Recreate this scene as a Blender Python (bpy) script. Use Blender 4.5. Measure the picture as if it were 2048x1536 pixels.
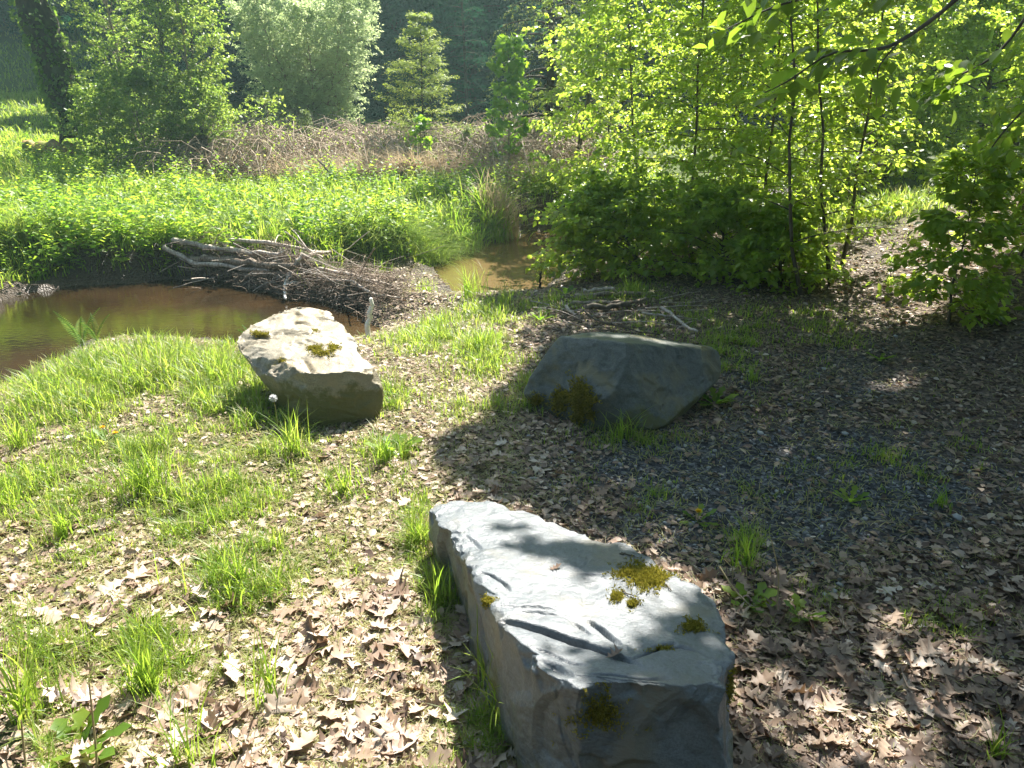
import bpy, bmesh, math, random
import numpy as np
from mathutils import Vector, Matrix, noise
from mathutils.bvhtree import BVHTree
R = math.radians
rng = np.random.default_rng(7)
random.seed(7)
sc = bpy.context.scene
for o in list(bpy.data.objects): bpy.data.objects.remove(o)

# ------------------------------------------------------------------ camera
CAM_H, PITCH, FPX = 1.65, 22.0, 1518.0
cd = bpy.data.cameras.new('camera'); cam = bpy.data.objects.new('camera', cd)
sc.collection.objects.link(cam)
cam.location = (0, 0, CAM_H); cam.rotation_euler = (R(90 - PITCH), 0, 0)
cd.sensor_width = 36; cd.lens = 36 * FPX / 2048; cd.clip_end = 600; cd.clip_start = .05
sc.camera = cam
# ------------------------------------------------------------------ light
SUN_AZ, SUN_EL = R(20), R(50)
SUN = Vector((math.sin(SUN_AZ) * math.cos(SUN_EL), math.cos(SUN_AZ) * math.cos(SUN_EL), math.sin(SUN_EL)))
w = bpy.data.worlds.new('World'); sc.world = w; w.use_nodes = True
nt = w.node_tree; nt.nodes.clear()
sky = nt.nodes.new('ShaderNodeTexSky'); sky.sky_type = 'NISHITA'; sky.sun_disc = False
sky.sun_elevation = SUN_EL; sky.sun_rotation = SUN_AZ
bg = nt.nodes.new('ShaderNodeBackground'); bg.inputs[1].default_value = 0.05
ow = nt.nodes.new('ShaderNodeOutputWorld')
nt.links.new(sky.outputs[0], bg.inputs[0]); nt.links.new(bg.outputs[0], ow.inputs[0])
sl = bpy.data.lights.new('sun', 'SUN'); sl.energy = 5.0; sl.angle = R(0.5); sl.color = (1, .955, .87)
so = bpy.data.objects.new('sun', sl); sc.collection.objects.link(so)
so.rotation_euler = SUN.to_track_quat('Z', 'Y').to_euler(); so.location = SUN * 30
sc.view_settings.view_transform = 'Standard'; sc.view_settings.look = 'None'
sc.view_settings.exposure = 2.0; sc.view_settings.gamma = 1
sc.render.engine = 'CYCLES'
cy = sc.cycles
cy.use_denoising = True
try: cy.denoiser = 'OPENIMAGEDENOISE'; cy.denoising_prefilter = 'ACCURATE'
except Exception: pass
cy.max_bounces = 9; cy.diffuse_bounces = 7; cy.glossy_bounces = 2; cy.transmission_bounces = 7; cy.volume_bounces = 0
cy.sample_clamp_indirect = 8; cy.use_adaptive_sampling = False
cy.caustics_reflective = False; cy.caustics_refractive = False

# ------------------------------------------------------------------ pixel <-> world helpers
cp, sp = math.cos(R(PITCH)), math.sin(R(PITCH))
def ray(px, py):
    u, v = (px - 1024) / FPX, (768 - py) / FPX
    return u, cp + sp * v, -sp + cp * v
def pt(px, py, z=None, y=None):
    a, b, c = ray(px, py)
    t = (z - CAM_H) / c if z is not None else y / b
    return Vector((a * t, b * t, CAM_H + c * t))
def xat(px, y, z=0.0):
    return (px - 1024) / FPX * (y * cp + (CAM_H - z) * sp)
def proj(x, y, z):
    x, y, z = np.asarray(x, float), np.asarray(y, float), np.asarray(z, float) - CAM_H
    f = np.maximum(y * cp - z * sp, .05); up = y * sp + z * cp
    return 1024 + FPX * x / f, 768 - FPX * up / f

# ------------------------------------------------------------------ noise
def vnoise(x, y, seed=0):
    x = np.asarray(x, float); y = np.asarray(y, float)
    xi = np.floor(x).astype(np.int64); yi = np.floor(y).astype(np.int64)
    fx = x - xi; fy = y - yi; fx = fx * fx * (3 - 2 * fx); fy = fy * fy * (3 - 2 * fy)
    def h(a, b):
        n = (a * 374761393 + b * 668265263 + seed * 974711) & 0x7fffffff
        n = ((n ^ (n >> 13)) * 1274126177) & 0x7fffffff
        return ((n ^ (n >> 16)) & 0xffff) / 65535.0
    return (h(xi, yi) * (1 - fx) + h(xi + 1, yi) * fx) * (1 - fy) + (h(xi, yi + 1) * (1 - fx) + h(xi + 1, yi + 1) * fx) * fy
def fbm(x, y, seed=0, o=3):
    s = 0; a = .5; t = 0
    for i in range(o):
        s = s + a * vnoise(x * 2 ** i, y * 2 ** i, seed + i); t += a; a *= .55
    return s / t
def sstep(a, b, x):
    t = np.clip((x - a) / (b - a), 0, 1); return t * t * (3 - 2 * t)

# ------------------------------------------------------------------ terrain
WZ = -0.42
def wp(l): return np.array([[*pt(px, py, z=WZ)[:2]] for px, py in l])
near_pool = wp([(-900, 1010), (-300, 850), (0, 775), (100, 722), (190, 678), (330, 672), (450, 682), (560, 690), (650, 680), (705, 676), (742, 662)])
far_pool = wp([(742, 640), (720, 612), (640, 606), (560, 590), (450, 566), (330, 562), (240, 568), (130, 574), (60, 585), (0, 602), (-300, 660), (-900, 760)])
near_ch = wp([(905, 592), (990, 588), (1060, 584), (1092, 566), (1112, 540), (1136, 505), (1200, 482), (1300, 474), (1500, 470), (1900, 462)])
far_ch = wp([(1900, 440), (1500, 446), (1300, 449), (1200, 452), (1110, 458), (1050, 466), (1000, 482), (930, 502), (885, 514), (862, 532), (868, 560)])
pool = np.vstack([near_pool, far_pool]); chan = np.vstack([near_ch, far_ch])
def dseg(x, y, P):
    d = np.full(x.shape, 1e9)
    for (ax, ay), (bx, by) in zip(P[:-1], P[1:]):
        vx, vy = bx - ax, by - ay
        t = np.clip(((x - ax) * vx + (y - ay) * vy) / (vx * vx + vy * vy + 1e-9), 0, 1)
        d = np.minimum(d, np.hypot(x - ax - t * vx, y - ay - t * vy))
    return d
def inside(x, y, P):
    c = np.zeros(x.shape, bool); n = len(P)
    for i in range(n):
        ax, ay = P[i]; bx, by = P[(i + 1) % n]
        if ay == by: continue
        c ^= ((ay > y) != (by > y)) & (x < (bx - ax) * (y - ay) / (by - ay) + ax)
    return c
def is_near(x, y, dn, df):
    px, py = proj(x, y, np.full(x.shape, WZ))
    return (dn < df) | ((px > 690) & (px < 960) & (py > 550))
def terr(x, y, rough=True):
    x = np.asarray(x, float); y = np.asarray(y, float)
    shp = np.broadcast(x, y).shape; x = np.broadcast_to(x, shp).ravel(); y = np.broadcast_to(y, shp).ravel()
    xx = x + .22 * (fbm(x * 3.3, y * 3.3, 5) - .5); yy = y + .22 * (fbm(x * 3.3, y * 3.3, 6) - .5)
    ins = inside(xx, yy, pool) | inside(xx, yy, chan)
    dn = np.minimum(dseg(xx, yy, near_pool), dseg(xx, yy, near_ch))
    df = np.minimum(dseg(xx, yy, far_pool), dseg(xx, yy, far_ch))
    # plateau levels
    near = 0.012 * (fbm(x * 2, y * 2, 9) - .5) * 3
    near = near + .16 * np.maximum(0, x - 2.6) * sstep(2, 5, y) + .02 * np.maximum(0, y - 8)
    far = .02 + .025 * np.maximum(0, y - 9) + .07 * np.maximum(0, y - 15) * sstep(0, -8, x) + .33 * np.maximum(0, y - 26)
    far = far + .34 * (fbm(x * .7, y * .7, 19) - .5) * sstep(7.5, 9.5, y)
    nz = WZ + (near - WZ) * (1 - np.exp(-(dn / 0.95) ** 1.3)) + .0
    fz = WZ - .02 + (far - WZ) * sstep(-.02, .42, df) * (.9 + .1 * sstep(0, 1.5, df))
    z = np.where(is_near(xx, yy, dn, df), nz, fz)
    # gravel bar and dam between the pool and the channel stay low
    bx, by = pt(800, 572, z=WZ)[:2]
    g = np.exp(-(((x - bx) / .85) ** 2 + ((y - by) / .75) ** 2) ** 2)
    z = np.where(~ins, z * (1 - g) + (WZ + .07 + .05 * fbm(x * 4, y * 4, 3)) * g, z)
    # muddy shelf at the far left water's edge
    mx, my = pt(60, 575, z=WZ)[:2]
    g = np.exp(-(((x - mx) / .8) ** 2 + ((y - my) / .3) ** 2)) * (df < dn)
    z = z * (1 - g) + (WZ + .07) * g
    dd = np.minimum(dn, df)
    z = np.where(ins, WZ - .02 - .25 * sstep(0, .5, dd), z)
    if rough:
        z = z + .10 * (fbm(x * 7, y * 7, 15) - .5) * (dd < .5) * (df < dn) * ~ins
        z = z + .025 * (fbm(x * 5, y * 5, 11) - .5) + .012 * (vnoise(x * 19, y * 19, 12) - .5)
    return z.reshape(shp)
def tz(x, y): return float(terr(np.array([x]), np.array([y]))[0])

# ------------------------------------------------------------------ mesh helpers
def mesh_from(name, V, T, rnd=None, uvw=None, smooth=True):
    V = np.ascontiguousarray(V, dtype=np.float32); T = np.ascontiguousarray(T, dtype=np.int32)
    me = bpy.data.meshes.new(name)
    me.vertices.add(len(V)); me.vertices.foreach_set('co', V.ravel())
    me.loops.add(T.size); me.loops.foreach_set('vertex_index', T.ravel())
    me.polygons.add(len(T)); me.polygons.foreach_set('loop_start', np.arange(0, T.size, T.shape[1], dtype=np.int32))
    me.update(calc_edges=True)
    if smooth: me.polygons.foreach_set('use_smooth', np.ones(len(T), dtype=bool))
    if rnd is not None:
        a = me.attributes.new('rnd', 'FLOAT', 'POINT'); a.data.foreach_set('value', np.ascontiguousarray(rnd, dtype=np.float32))
    if uvw is not None:
        a = me.attributes.new('tt', 'FLOAT', 'POINT'); a.data.foreach_set('value', np.ascontiguousarray(uvw, dtype=np.float32))
    return me
def link(name, me, mat, parent=None, loc=(0, 0, 0)):
    o = bpy.data.objects.new(name, me); sc.collection.objects.link(o)
    if mat is not None: me.materials.append(mat)
    o.location = loc
    if parent is not None: o.parent = parent
    return o
def tag(o, label=None, cat=None, group=None, kind=None):
    if label: o['label'] = label
    if cat: o['category'] = cat
    if group: o['group'] = group
    if kind: o['kind'] = kind
    return o
def thing(name, label, cat, loc=(0, 0, 0), group=None):
    o = bpy.data.objects.new(name, None); sc.collection.objects.link(o); o.location = loc
    o.empty_display_size = .1
    return tag(o, label, cat, group)
class Acc:
    def __init__(s): s.V = []; s.T = []; s.r = []; s.t = []; s.n = 0
    def add(s, V, T, r=None, t=None):
        if len(V) == 0: return
        s.V.append(V); s.T.append(T + s.n); s.n += len(V)
        s.r.append(np.zeros(len(V)) if r is None else r); s.t.append(np.zeros(len(V)) if t is None else t)
    def mesh(s, name, off=(0, 0, 0), smooth=True):
        return mesh_from(name, np.vstack(s.V) - np.array(off), np.vstack(s.T), np.concatenate(s.r), np.concatenate(s.t), smooth)
def nrm(a): return a / np.maximum(np.linalg.norm(a, axis=-1, keepdims=True), 1e-9)
def inst(tv, tt, P, D, N, L, W, rnd):
    """place a template (x across, y along, z normal) at every P"""
    D = nrm(D); S = nrm(np.cross(D, N)); N2 = np.cross(S, D)
    n, k = len(P), len(tv)
    L = np.broadcast_to(L, n)[:, None, None]; W = np.broadcast_to(W, n)[:, None, None]
    V = P[:, None, :] + tv[None, :, 0:1] * W * S[:, None, :] + tv[None, :, 1:2] * L * D[:, None, :] + tv[None, :, 2:3] * W * N2[:, None, :]
    T = tt[None] + (np.arange(n) * k)[:, None, None]
    return V.reshape(-1, 3), T.reshape(-1, 3), np.repeat(rnd, k), np.tile(tv[:, 1], n)
T_RHOMB = (np.array([[0, 0, 0], [.5, .42, .14], [0, 1, -.05], [-.5, .42, .14]], float), np.array([[0, 1, 2], [0, 2, 3]]))
T_LEAF = (np.array([[0, 0, 0], [.4, .22, .10], [.48, .55, .12], [0, 1, -.12], [-.48, .55, .12], [-.4, .22, .10], [0, .5, 0]], float),
          np.array([[0, 1, 6], [1, 2, 6], [2, 3, 6], [3, 4, 6], [4, 5, 6], [5, 0, 6]]))
def star_leaf():
    ang = [(-90, .12), (-60, .30), (-28, .50), (-12, .34), (8, .56), (28, .36), (58, .58), (74, .40), (90, .62), (106, .40), (122, .58), (152, .36), (172, .56), (192, .34), (208, .50), (240, .30)]
    v = [[0, .38, 0]] + [[r * math.cos(R(a)) * 1.05, .38 + r * math.sin(R(a)), .10 * r] for a, r in ang]
    n = len(ang); t = [[0, 1 + i, 1 + (i + 1) % n] for i in range(n)]
    return np.array(v, float), np.array(t)
T_STAR = star_leaf()
def tubes(paths, radii, sides=4):
    n, k, _ = paths.shape
    tan = nrm(np.gradient(paths, axis=1))
    ref = np.zeros_like(tan); ref[..., 2] = 1
    m = np.abs(tan[..., 2]).mean(1) > .8; ref[m] = (1, 0, 0)
    a = nrm(np.cross(tan, ref)); b = np.cross(tan, a)
    th = np.arange(sides) * 2 * np.pi / sides
    V = paths[:, :, None, :] + radii[:, :, None, None] * (np.cos(th)[None, None, :, None] * a[:, :, None, :] + np.sin(th)[None, None, :, None] * b[:, :, None, :])
    i = np.arange(k - 1)[:, None] * sides; j = np.arange(sides)[None]; j2 = (j + 1) % sides
    q = np.stack([i + j, i + j2, i + sides + j2, i + sides + j], -1).reshape(-1, 4)
    tr = np.vstack([q[:, [0, 1, 2]], q[:, [0, 2, 3]]])
    T = (tr[None] + (np.arange(n) * k * sides)[:, None, None]).reshape(-1, 3)
    return V.reshape(-1, 3), T
def bez(p, n=10):
    """smooth polyline through points (Catmull-Rom)"""
    p = np.array(p, float); q = np.vstack([2 * p[0] - p[1], p, 2 * p[-1] - p[-2]]); out = []
    for s in np.linspace(0, len(p) - 1.0001, n):
        i = int(s); f = s - i; a, b, c, d = q[i:i + 4]
        out.append(.5 * (2 * b + (c - a) * f + (2 * a - 5 * b + 4 * c - d) * f * f + (3 * b - a - 3 * c + d) * f ** 3))
    return np.array(out)

# ------------------------------------------------------------------ materials
def newmat(name):
    m = bpy.data.materials.new(name); m.use_nodes = True; t = m.node_tree; t.nodes.clear(); return m, t
def nd(t, typ, **kw):
    n = t.nodes.new(typ)
    for k, v in kw.items():
        if k.startswith('i_'):
            key = k[2:]; key = int(key) if key.isdigit() else key.replace('_', ' '); n.inputs[key].default_value = v
        else: setattr(n, k, v)
    return n
def ramp(t, src, stops):
    r = nd(t, 'ShaderNodeValToRGB'); el = r.color_ramp.elements
    while len(el) > len(stops): el.remove(el[-1])
    while len(el) < len(stops): el.new(.5)
    for e, (p, c) in zip(el, stops): e.position = p; e.color = (*c, 1)
    t.links.new(src, r.inputs[0]); return r.outputs[0]
def leaf_mat(name, cols, tcols, trans=.45, rough=.42, spec=.4):
    m, t = newmat(name)
    at = nd(t, 'ShaderNodeAttribute', attribute_name='rnd')
    n = len(cols)
    c1 = ramp(t, at.outputs['Fac'], [(i / max(1, n - 1), c) for i, c in enumerate(cols)])
    c2 = ramp(t, at.outputs['Fac'], [(i / max(1, n - 1), c) for i, c in enumerate(tcols)])
    p = nd(t, 'ShaderNodeBsdfPrincipled', i_Roughness=rough); p.inputs['Specular IOR Level'].default_value = spec
    tr = nd(t, 'ShaderNodeBsdfTranslucent'); mx = nd(t, 'ShaderNodeMixShader', i_0=trans); o = nd(t, 'ShaderNodeOutputMaterial')
    t.links.new(c1, p.inputs['Base Color']); t.links.new(c2, tr.inputs[0])
    t.links.new(p.outputs[0], mx.inputs[1]); t.links.new(tr.outputs[0], mx.inputs[2]); t.links.new(mx.outputs[0], o.inputs[0])
    return m
def bark_mat(name, c1, c2, scale=30, rough=.85, moss=None):
    m, t = newmat(name)
    tc = nd(t, 'ShaderNodeTexCoord'); mp = nd(t, 'ShaderNodeMapping'); mp.inputs['Scale'].default_value = (1, 1, .35)
    t.links.new(tc.outputs['Object'], mp.inputs[0])
    nz = nd(t, 'ShaderNodeTexNoise', i_Scale=scale, i_Detail=5.0); t.links.new(mp.outputs[0], nz.inputs[0])
    c = ramp(t, nz.outputs[0], [(.35, c1), (.65, c2)])
    if moss:
        n2 = nd(t, 'ShaderNodeTexNoise', i_Scale=3.0, i_Detail=4.0); t.links.new(tc.outputs['Object'], n2.inputs[0])
        f = ramp(t, n2.outputs[0], [(.5, (0, 0, 0)), (.62, (1, 1, 1))])
        mx = nd(t, 'ShaderNodeMix', data_type='RGBA'); t.links.new(f, mx.inputs[0]); t.links.new(c, mx.inputs[6]); mx.inputs[7].default_value = (*moss, 1); c = mx.outputs[2]
    p = nd(t, 'ShaderNodeBsdfPrincipled', i_Roughness=rough); p.inputs['Specular IOR Level'].default_value = .25
    b = nd(t, 'ShaderNodeBump', i_Strength=.6, i_Distance=.01); t.links.new(nz.outputs[0], b.inputs['Height'])
    t.links.new(c, p.inputs['Base Color']); t.links.new(b.outputs[0], p.inputs['Normal'])
    o = nd(t, 'ShaderNodeOutputMaterial'); t.links.new(p.outputs[0], o.inputs[0]); return m

M = {}
M['grass'] = leaf_mat('grass_blades', [(.07, .14, .018), (.13, .21, .03), (.21, .27, .05), (.38, .34, .18)], [(.24, .46, .03), (.44, .63, .06), (.62, .70, .11), (.5, .44, .22)], .5, .42, .4)
M['herb'] = leaf_mat('herb_leaves', [(.05, .12, .015), (.11, .20, .02), (.18, .27, .035)], [(.22, .46, .03), (.44, .66, .05), (.64, .76, .08)], .52, .48, .4)
M['beech'] = leaf_mat('beech_leaves', [(.08, .16, .02), (.14, .22, .03), (.20, .28, .05)], [(.40, .62, .04), (.60, .78, .08), (.78, .86, .15)], .56, .34, .5)
M['shade_leaf'] = leaf_mat('oak_leaves_green', [(.06, .12, .015), (.10, .17, .02)], [(.34, .54, .04), (.50, .66, .06)], .5, .4, .35)
M['willow'] = leaf_mat('willow_leaves', [(.24, .31, .15), (.30, .37, .19), (.36, .42, .25)], [(.54, .66, .28), (.62, .74, .34), (.7, .78, .42)], .5, .4, .45)
M['bush'] = leaf_mat('alder_leaves', [(.05, .11, .02), (.09, .16, .03), (.16, .22, .05)], [(.24, .42, .05), (.38, .54, .07), (.56, .66, .12)], .48, .40, .4)
M['maple'] = leaf_mat('maple_leaves', [(.06, .15, .015), (.11, .21, .02)], [(.30, .58, .03), (.50, .70, .05)], .5, .35, .45)
M['fir'] = leaf_mat('fir_needles', [(.06, .11, .025), (.10, .16, .035), (.18, .22, .05)], [(.14, .24, .04), (.26, .36, .05), (.42, .48, .08)], .35, .5, .3)
M['young_fir'] = leaf_mat('young_fir_needles', [(.10, .17, .03), (.16, .23, .04), (.24, .30, .06)], [(.3, .42, .05), (.42, .54, .07), (.6, .66, .1)], .42, .45, .3)
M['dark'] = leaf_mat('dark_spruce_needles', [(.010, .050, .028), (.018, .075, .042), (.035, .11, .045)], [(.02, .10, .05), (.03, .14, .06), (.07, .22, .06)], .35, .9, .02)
M['canopy'] = leaf_mat('thick_oak_leaves', [(.04, .09, .012), (.06, .12, .015)], [(.10, .22, .02), (.16, .28, .03)], .3, .4, .3)
M['dead'] = leaf_mat('dry_oak_leaves', [(.09, .06, .045), (.21, .14, .10), (.33, .23, .16), (.43, .33, .25), (.54, .45, .36)], [(.2, .1, .05), (.35, .2, .1), (.42, .28, .17), (.5, .36, .24), (.5, .4, .3)], .16, .5, .35)
M['dry'] = leaf_mat('dry_grass', [(.30, .21, .13), (.44, .34, .22), (.56, .46, .32)], [(.35, .25, .13), (.48, .37, .22), (.56, .46, .3)], .35, .6, .2)
M['moss'] = leaf_mat('moss_green', [(.13, .11, .015), (.24, .20, .03), (.34, .28, .05)], [(.2, .2, .02), (.34, .32, .04), (.45, .4, .06)], .3, .9, .02)
M['yellow'] = leaf_mat('dandelion_petals', [(.8, .48, .01), (.85, .6, .02)], [(.8, .5, .01), (.8, .6, .02)], .2, .6, .2)
M['white'] = leaf_mat('white_fluff', [(.75, .76, .78), (.82, .82, .82)], [(.7, .7, .7), (.7, .7, .7)], .4, .7, .2)
M['stem'] = leaf_mat('pale_stems', [(.30, .30, .12), (.42, .34, .2)], [(.3, .35, .1), (.4, .34, .18)], .2, .5, .3)
M['twig'] = bark_mat('grey_brown_twigs', (.13, .095, .07), (.38, .30, .235), 60)
M['drift'] = bark_mat('bleached_driftwood', (.30, .235, .19), (.62, .54, .47), 45)
M['pale_wood'] = bark_mat('debarked_pale_wood', (.72, .66, .58), (.85, .82, .76), 25, .6)
M['bramble'] = bark_mat('dry_bramble_stems', (.22, .165, .12), (.52, .42, .32), 40)
M['bark'] = bark_mat('dark_bark', (.018, .014, .010), (.06, .045, .03), 14, .9, (.05, .065, .02))
M['bark_l'] = bark_mat('smooth_grey_bark', (.06, .05, .035), (.15, .125, .09), 24, .8)
M['log'] = bark_mat('mossy_log_wood', (.22, .12, .05), (.42, .27, .12), 8, .8, (.16, .18, .03))

def ground_mat():
    m, t = newmat('forest_soil')
    tc = nd(t, 'ShaderNodeTexCoord'); P = tc.outputs['Object']
    n1 = nd(t, 'ShaderNodeTexNoise', i_Scale=2.5, i_Detail=6.0); n2 = nd(t, 'ShaderNodeTexNoise', i_Scale=38.0, i_Detail=8.0, i_Roughness=.7)
    vo = nd(t, 'ShaderNodeTexVoronoi', i_Scale=55.0); vo.feature = 'F1'
    for n in (n1, n2, vo): t.links.new(P, n.inputs['Vector'])
    soil = ramp(t, n2.outputs[0], [(.3, (.035, .026, .02)), (.52, (.10, .075, .055)), (.72, (.24, .18, .13))])
    lit = ramp(t, vo.outputs['Color'], [(.25, (.05, .035, .025)), (.5, (.20, .14, .10)), (.75, (.38, .29, .21))])
    mx = nd(t, 'ShaderNodeMix', data_type='RGBA'); mx.inputs[0].default_value = .5
    t.links.new(soil, mx.inputs[6]); t.links.new(lit, mx.inputs[7]); c = mx.outputs[2]
    def blend(c, attr, col):
        a = nd(t, 'ShaderNodeAttribute', attribute_name=attr)
        x = nd(t, 'ShaderNodeMix', data_type='RGBA'); t.links.new(a.outputs['Fac'], x.inputs[0]); t.links.new(c, x.inputs[6]); t.links.new(col, x.inputs[7]); return x.outputs[2]
    grn = ramp(t, n2.outputs[0], [(.3, (.03, .05, .012)), (.6, (.10, .14, .02)), (.8, (.20, .20, .04))])
    c = blend(c, 'green', grn)
    gv = ramp(t, vo.outputs['Color'], [(.2, (.03, .03, .032)), (.55, (.07, .07, .075)), (.85, (.17, .17, .175))])
    c = blend(c, 'gravel', gv)
    mud = ramp(t, n2.outputs[0], [(.3, (.02, .013, .009)), (.7, (.11, .078, .055))])
    c = blend(c, 'mud', mud)
    p = nd(t, 'ShaderNodeBsdfPrincipled'); t.links.new(c, p.inputs['Base Color'])
    a = nd(t, 'ShaderNodeAttribute', attribute_name='mud'); mr = nd(t, 'ShaderNodeMapRange', i_3=.9, i_4=.42); t.links.new(a.outputs['Fac'], mr.inputs[0]); t.links.new(mr.outputs[0], p.inputs['Roughness'])
    p.inputs['Specular IOR Level'].default_value = .35
    ad = nd(t, 'ShaderNodeMath', operation='ADD'); t.links.new(n2.outputs[0], ad.inputs[0]); t.links.new(vo.outputs['Distance'], ad.inputs[1])
    b = nd(t, 'ShaderNodeBump', i_Strength=.9, i_Distance=.03); t.links.new(ad.outputs[0], b.inputs['Height']); t.links.new(b.outputs[0], p.inputs['Normal'])
    o = nd(t, 'ShaderNodeOutputMaterial'); t.links.new(p.outputs[0], o.inputs[0]); return m
def water_mat():
    m, t = newmat('murky_water')
    tc = nd(t, 'ShaderNodeTexCoord'); n1 = nd(t, 'ShaderNodeTexNoise', i_Scale=1.2, i_Detail=3.0); n2 = nd(t, 'ShaderNodeTexNoise', i_Scale=16.0, i_Detail=4.0)
    mp = nd(t, 'ShaderNodeMapping'); mp.inputs['Scale'].default_value = (1, 1.6, 1); t.links.new(tc.outputs['Object'], mp.inputs[0])
    t.links.new(tc.outputs['Object'], n1.inputs[0]); t.links.new(mp.outputs[0], n2.inputs[0])
    c = ramp(t, n1.outputs[0], [(.35, (.014, .009, .004)), (.65, (.036, .021, .009))])
    sx = nd(t, 'ShaderNodeSeparateXYZ'); t.links.new(tc.outputs['Object'], sx.inputs[0]); mr = nd(t, 'ShaderNodeMapRange', i_1=-1.6, i_2=-.3); t.links.new(sx.outputs[0], mr.inputs[0])
    mx = nd(t, 'ShaderNodeMix', data_type='RGBA'); t.links.new(mr.outputs[0], mx.inputs[0]); t.links.new(c, mx.inputs[6]); mx.inputs[7].default_value = (.13, .085, .04, 1); c = mx.outputs[2]
    p = nd(t, 'ShaderNodeBsdfPrincipled', i_Roughness=.02, i_IOR=1.33); t.links.new(c, p.inputs['Base Color'])
    b = nd(t, 'ShaderNodeBump', i_Strength=.10, i_Distance=.02); t.links.new(n2.outputs[0], b.inputs['Height']); t.links.new(b.outputs[0], p.inputs['Normal'])
    o = nd(t, 'ShaderNodeOutputMaterial'); t.links.new(p.outputs[0], o.inputs[0]); return m
def rock_mat(name, cols, rough=.5, spec=.5, moss=0.0, warm=None):
    m, t = newmat(name)
    tc = nd(t, 'ShaderNodeTexCoord'); P = tc.outputs['Object']
    n1 = nd(t, 'ShaderNodeTexNoise', i_Scale=3.5, i_Detail=7.0, i_Roughness=.62); n2 = nd(t, 'ShaderNodeTexNoise', i_Scale=26.0, i_Detail=9.0, i_Roughness=.68)
    n3 = nd(t, 'ShaderNodeTexNoise', i_Scale=140.0, i_Detail=3.0)
    mp = nd(t, 'ShaderNodeMapping'); mp.inputs['Scale'].default_value = (1, 1, 2.2); mp.inputs['Rotation'].default_value = (.12, .08, .3); t.links.new(P, mp.inputs[0])
    for n in (n1, n3): t.links.new(P, n.inputs['Vector'])
    t.links.new(mp.outputs[0], n2.inputs['Vector'])
    c = ramp(t, n1.outputs[0], [(.3, cols[0]), (.5, cols[1]), (.7, cols[2])])
    sp_ = ramp(t, n3.outputs[0], [(.35, (.6, .6, .6)), (.55, (1, 1, 1)), (.75, (1.25, 1.25, 1.22))])
    x = nd(t, 'ShaderNodeMix', data_type='RGBA', blend_type='MULTIPLY'); x.inputs[0].default_value = .6; t.links.new(c, x.inputs[6]); t.links.new(sp_, x.inputs[7]); c = x.outputs[2]
    x = nd(t, 'ShaderNodeMix', data_type='RGBA', blend_type='MULTIPLY'); x.inputs[0].default_value = .55
    s2 = ramp(t, n2.outputs[0], [(.3, (.45, .43, .4)), (.5, (.95, .95, .95)), (.7, (1.2, 1.2, 1.2))]); t.links.new(c, x.inputs[6]); t.links.new(s2, x.inputs[7]); c = x.outputs[2]
    if warm:
        n4 = nd(t, 'ShaderNodeTexNoise', i_Scale=5.0, i_Detail=5.0); mp2 = nd(t, 'ShaderNodeMapping'); mp2.inputs['Location'].default_value = (3, 7, 1); t.links.new(P, mp2.inputs[0]); t.links.new(mp2.outputs[0], n4.inputs['Vector'])
        f = ramp(t, n4.outputs[0], [(.52, (0, 0, 0)), (.66, (1, 1, 1))])
        x = nd(t, 'ShaderNodeMix', data_type='RGBA'); t.links.new(f, x.inputs[0]); t.links.new(c, x.inputs[6]); x.inputs[7].default_value = (*warm, 1); c = x.outputs[2]
    if moss > 0:  # olive film toward the base; on the left boulder also painted-in shade
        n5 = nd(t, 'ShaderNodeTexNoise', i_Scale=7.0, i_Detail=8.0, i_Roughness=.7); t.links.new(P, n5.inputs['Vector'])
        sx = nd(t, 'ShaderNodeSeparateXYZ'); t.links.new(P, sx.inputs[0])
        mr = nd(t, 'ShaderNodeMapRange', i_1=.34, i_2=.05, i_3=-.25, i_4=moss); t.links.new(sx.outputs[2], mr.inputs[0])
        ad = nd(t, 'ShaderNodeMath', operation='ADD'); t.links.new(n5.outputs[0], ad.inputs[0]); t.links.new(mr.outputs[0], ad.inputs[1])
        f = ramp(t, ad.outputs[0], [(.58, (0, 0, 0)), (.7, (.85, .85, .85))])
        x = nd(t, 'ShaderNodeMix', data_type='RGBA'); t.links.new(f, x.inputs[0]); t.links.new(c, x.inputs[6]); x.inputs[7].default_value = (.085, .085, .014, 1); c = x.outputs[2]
    p = nd(t, 'ShaderNodeBsdfPrincipled', i_Roughness=rough); p.inputs['Specular IOR Level'].default_value = spec; t.links.new(c, p.inputs['Base Color'])
    ad = nd(t, 'ShaderNodeMath', operation='MULTIPLY_ADD'); ad.inputs[1].default_value = .15; t.links.new(n3.outputs[0], ad.inputs[0]); t.links.new(n2.outputs[0], ad.inputs[2])
    b = nd(t, 'ShaderNodeBump', i_Strength=.55, i_Distance=.012); t.links.new(ad.outputs[0], b.inputs['Height']); t.links.new(b.outputs[0], p.inputs['Normal'])
    o = nd(t, 'ShaderNodeOutputMaterial'); t.links.new(p.outputs[0], o.inputs[0]); return m

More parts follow.
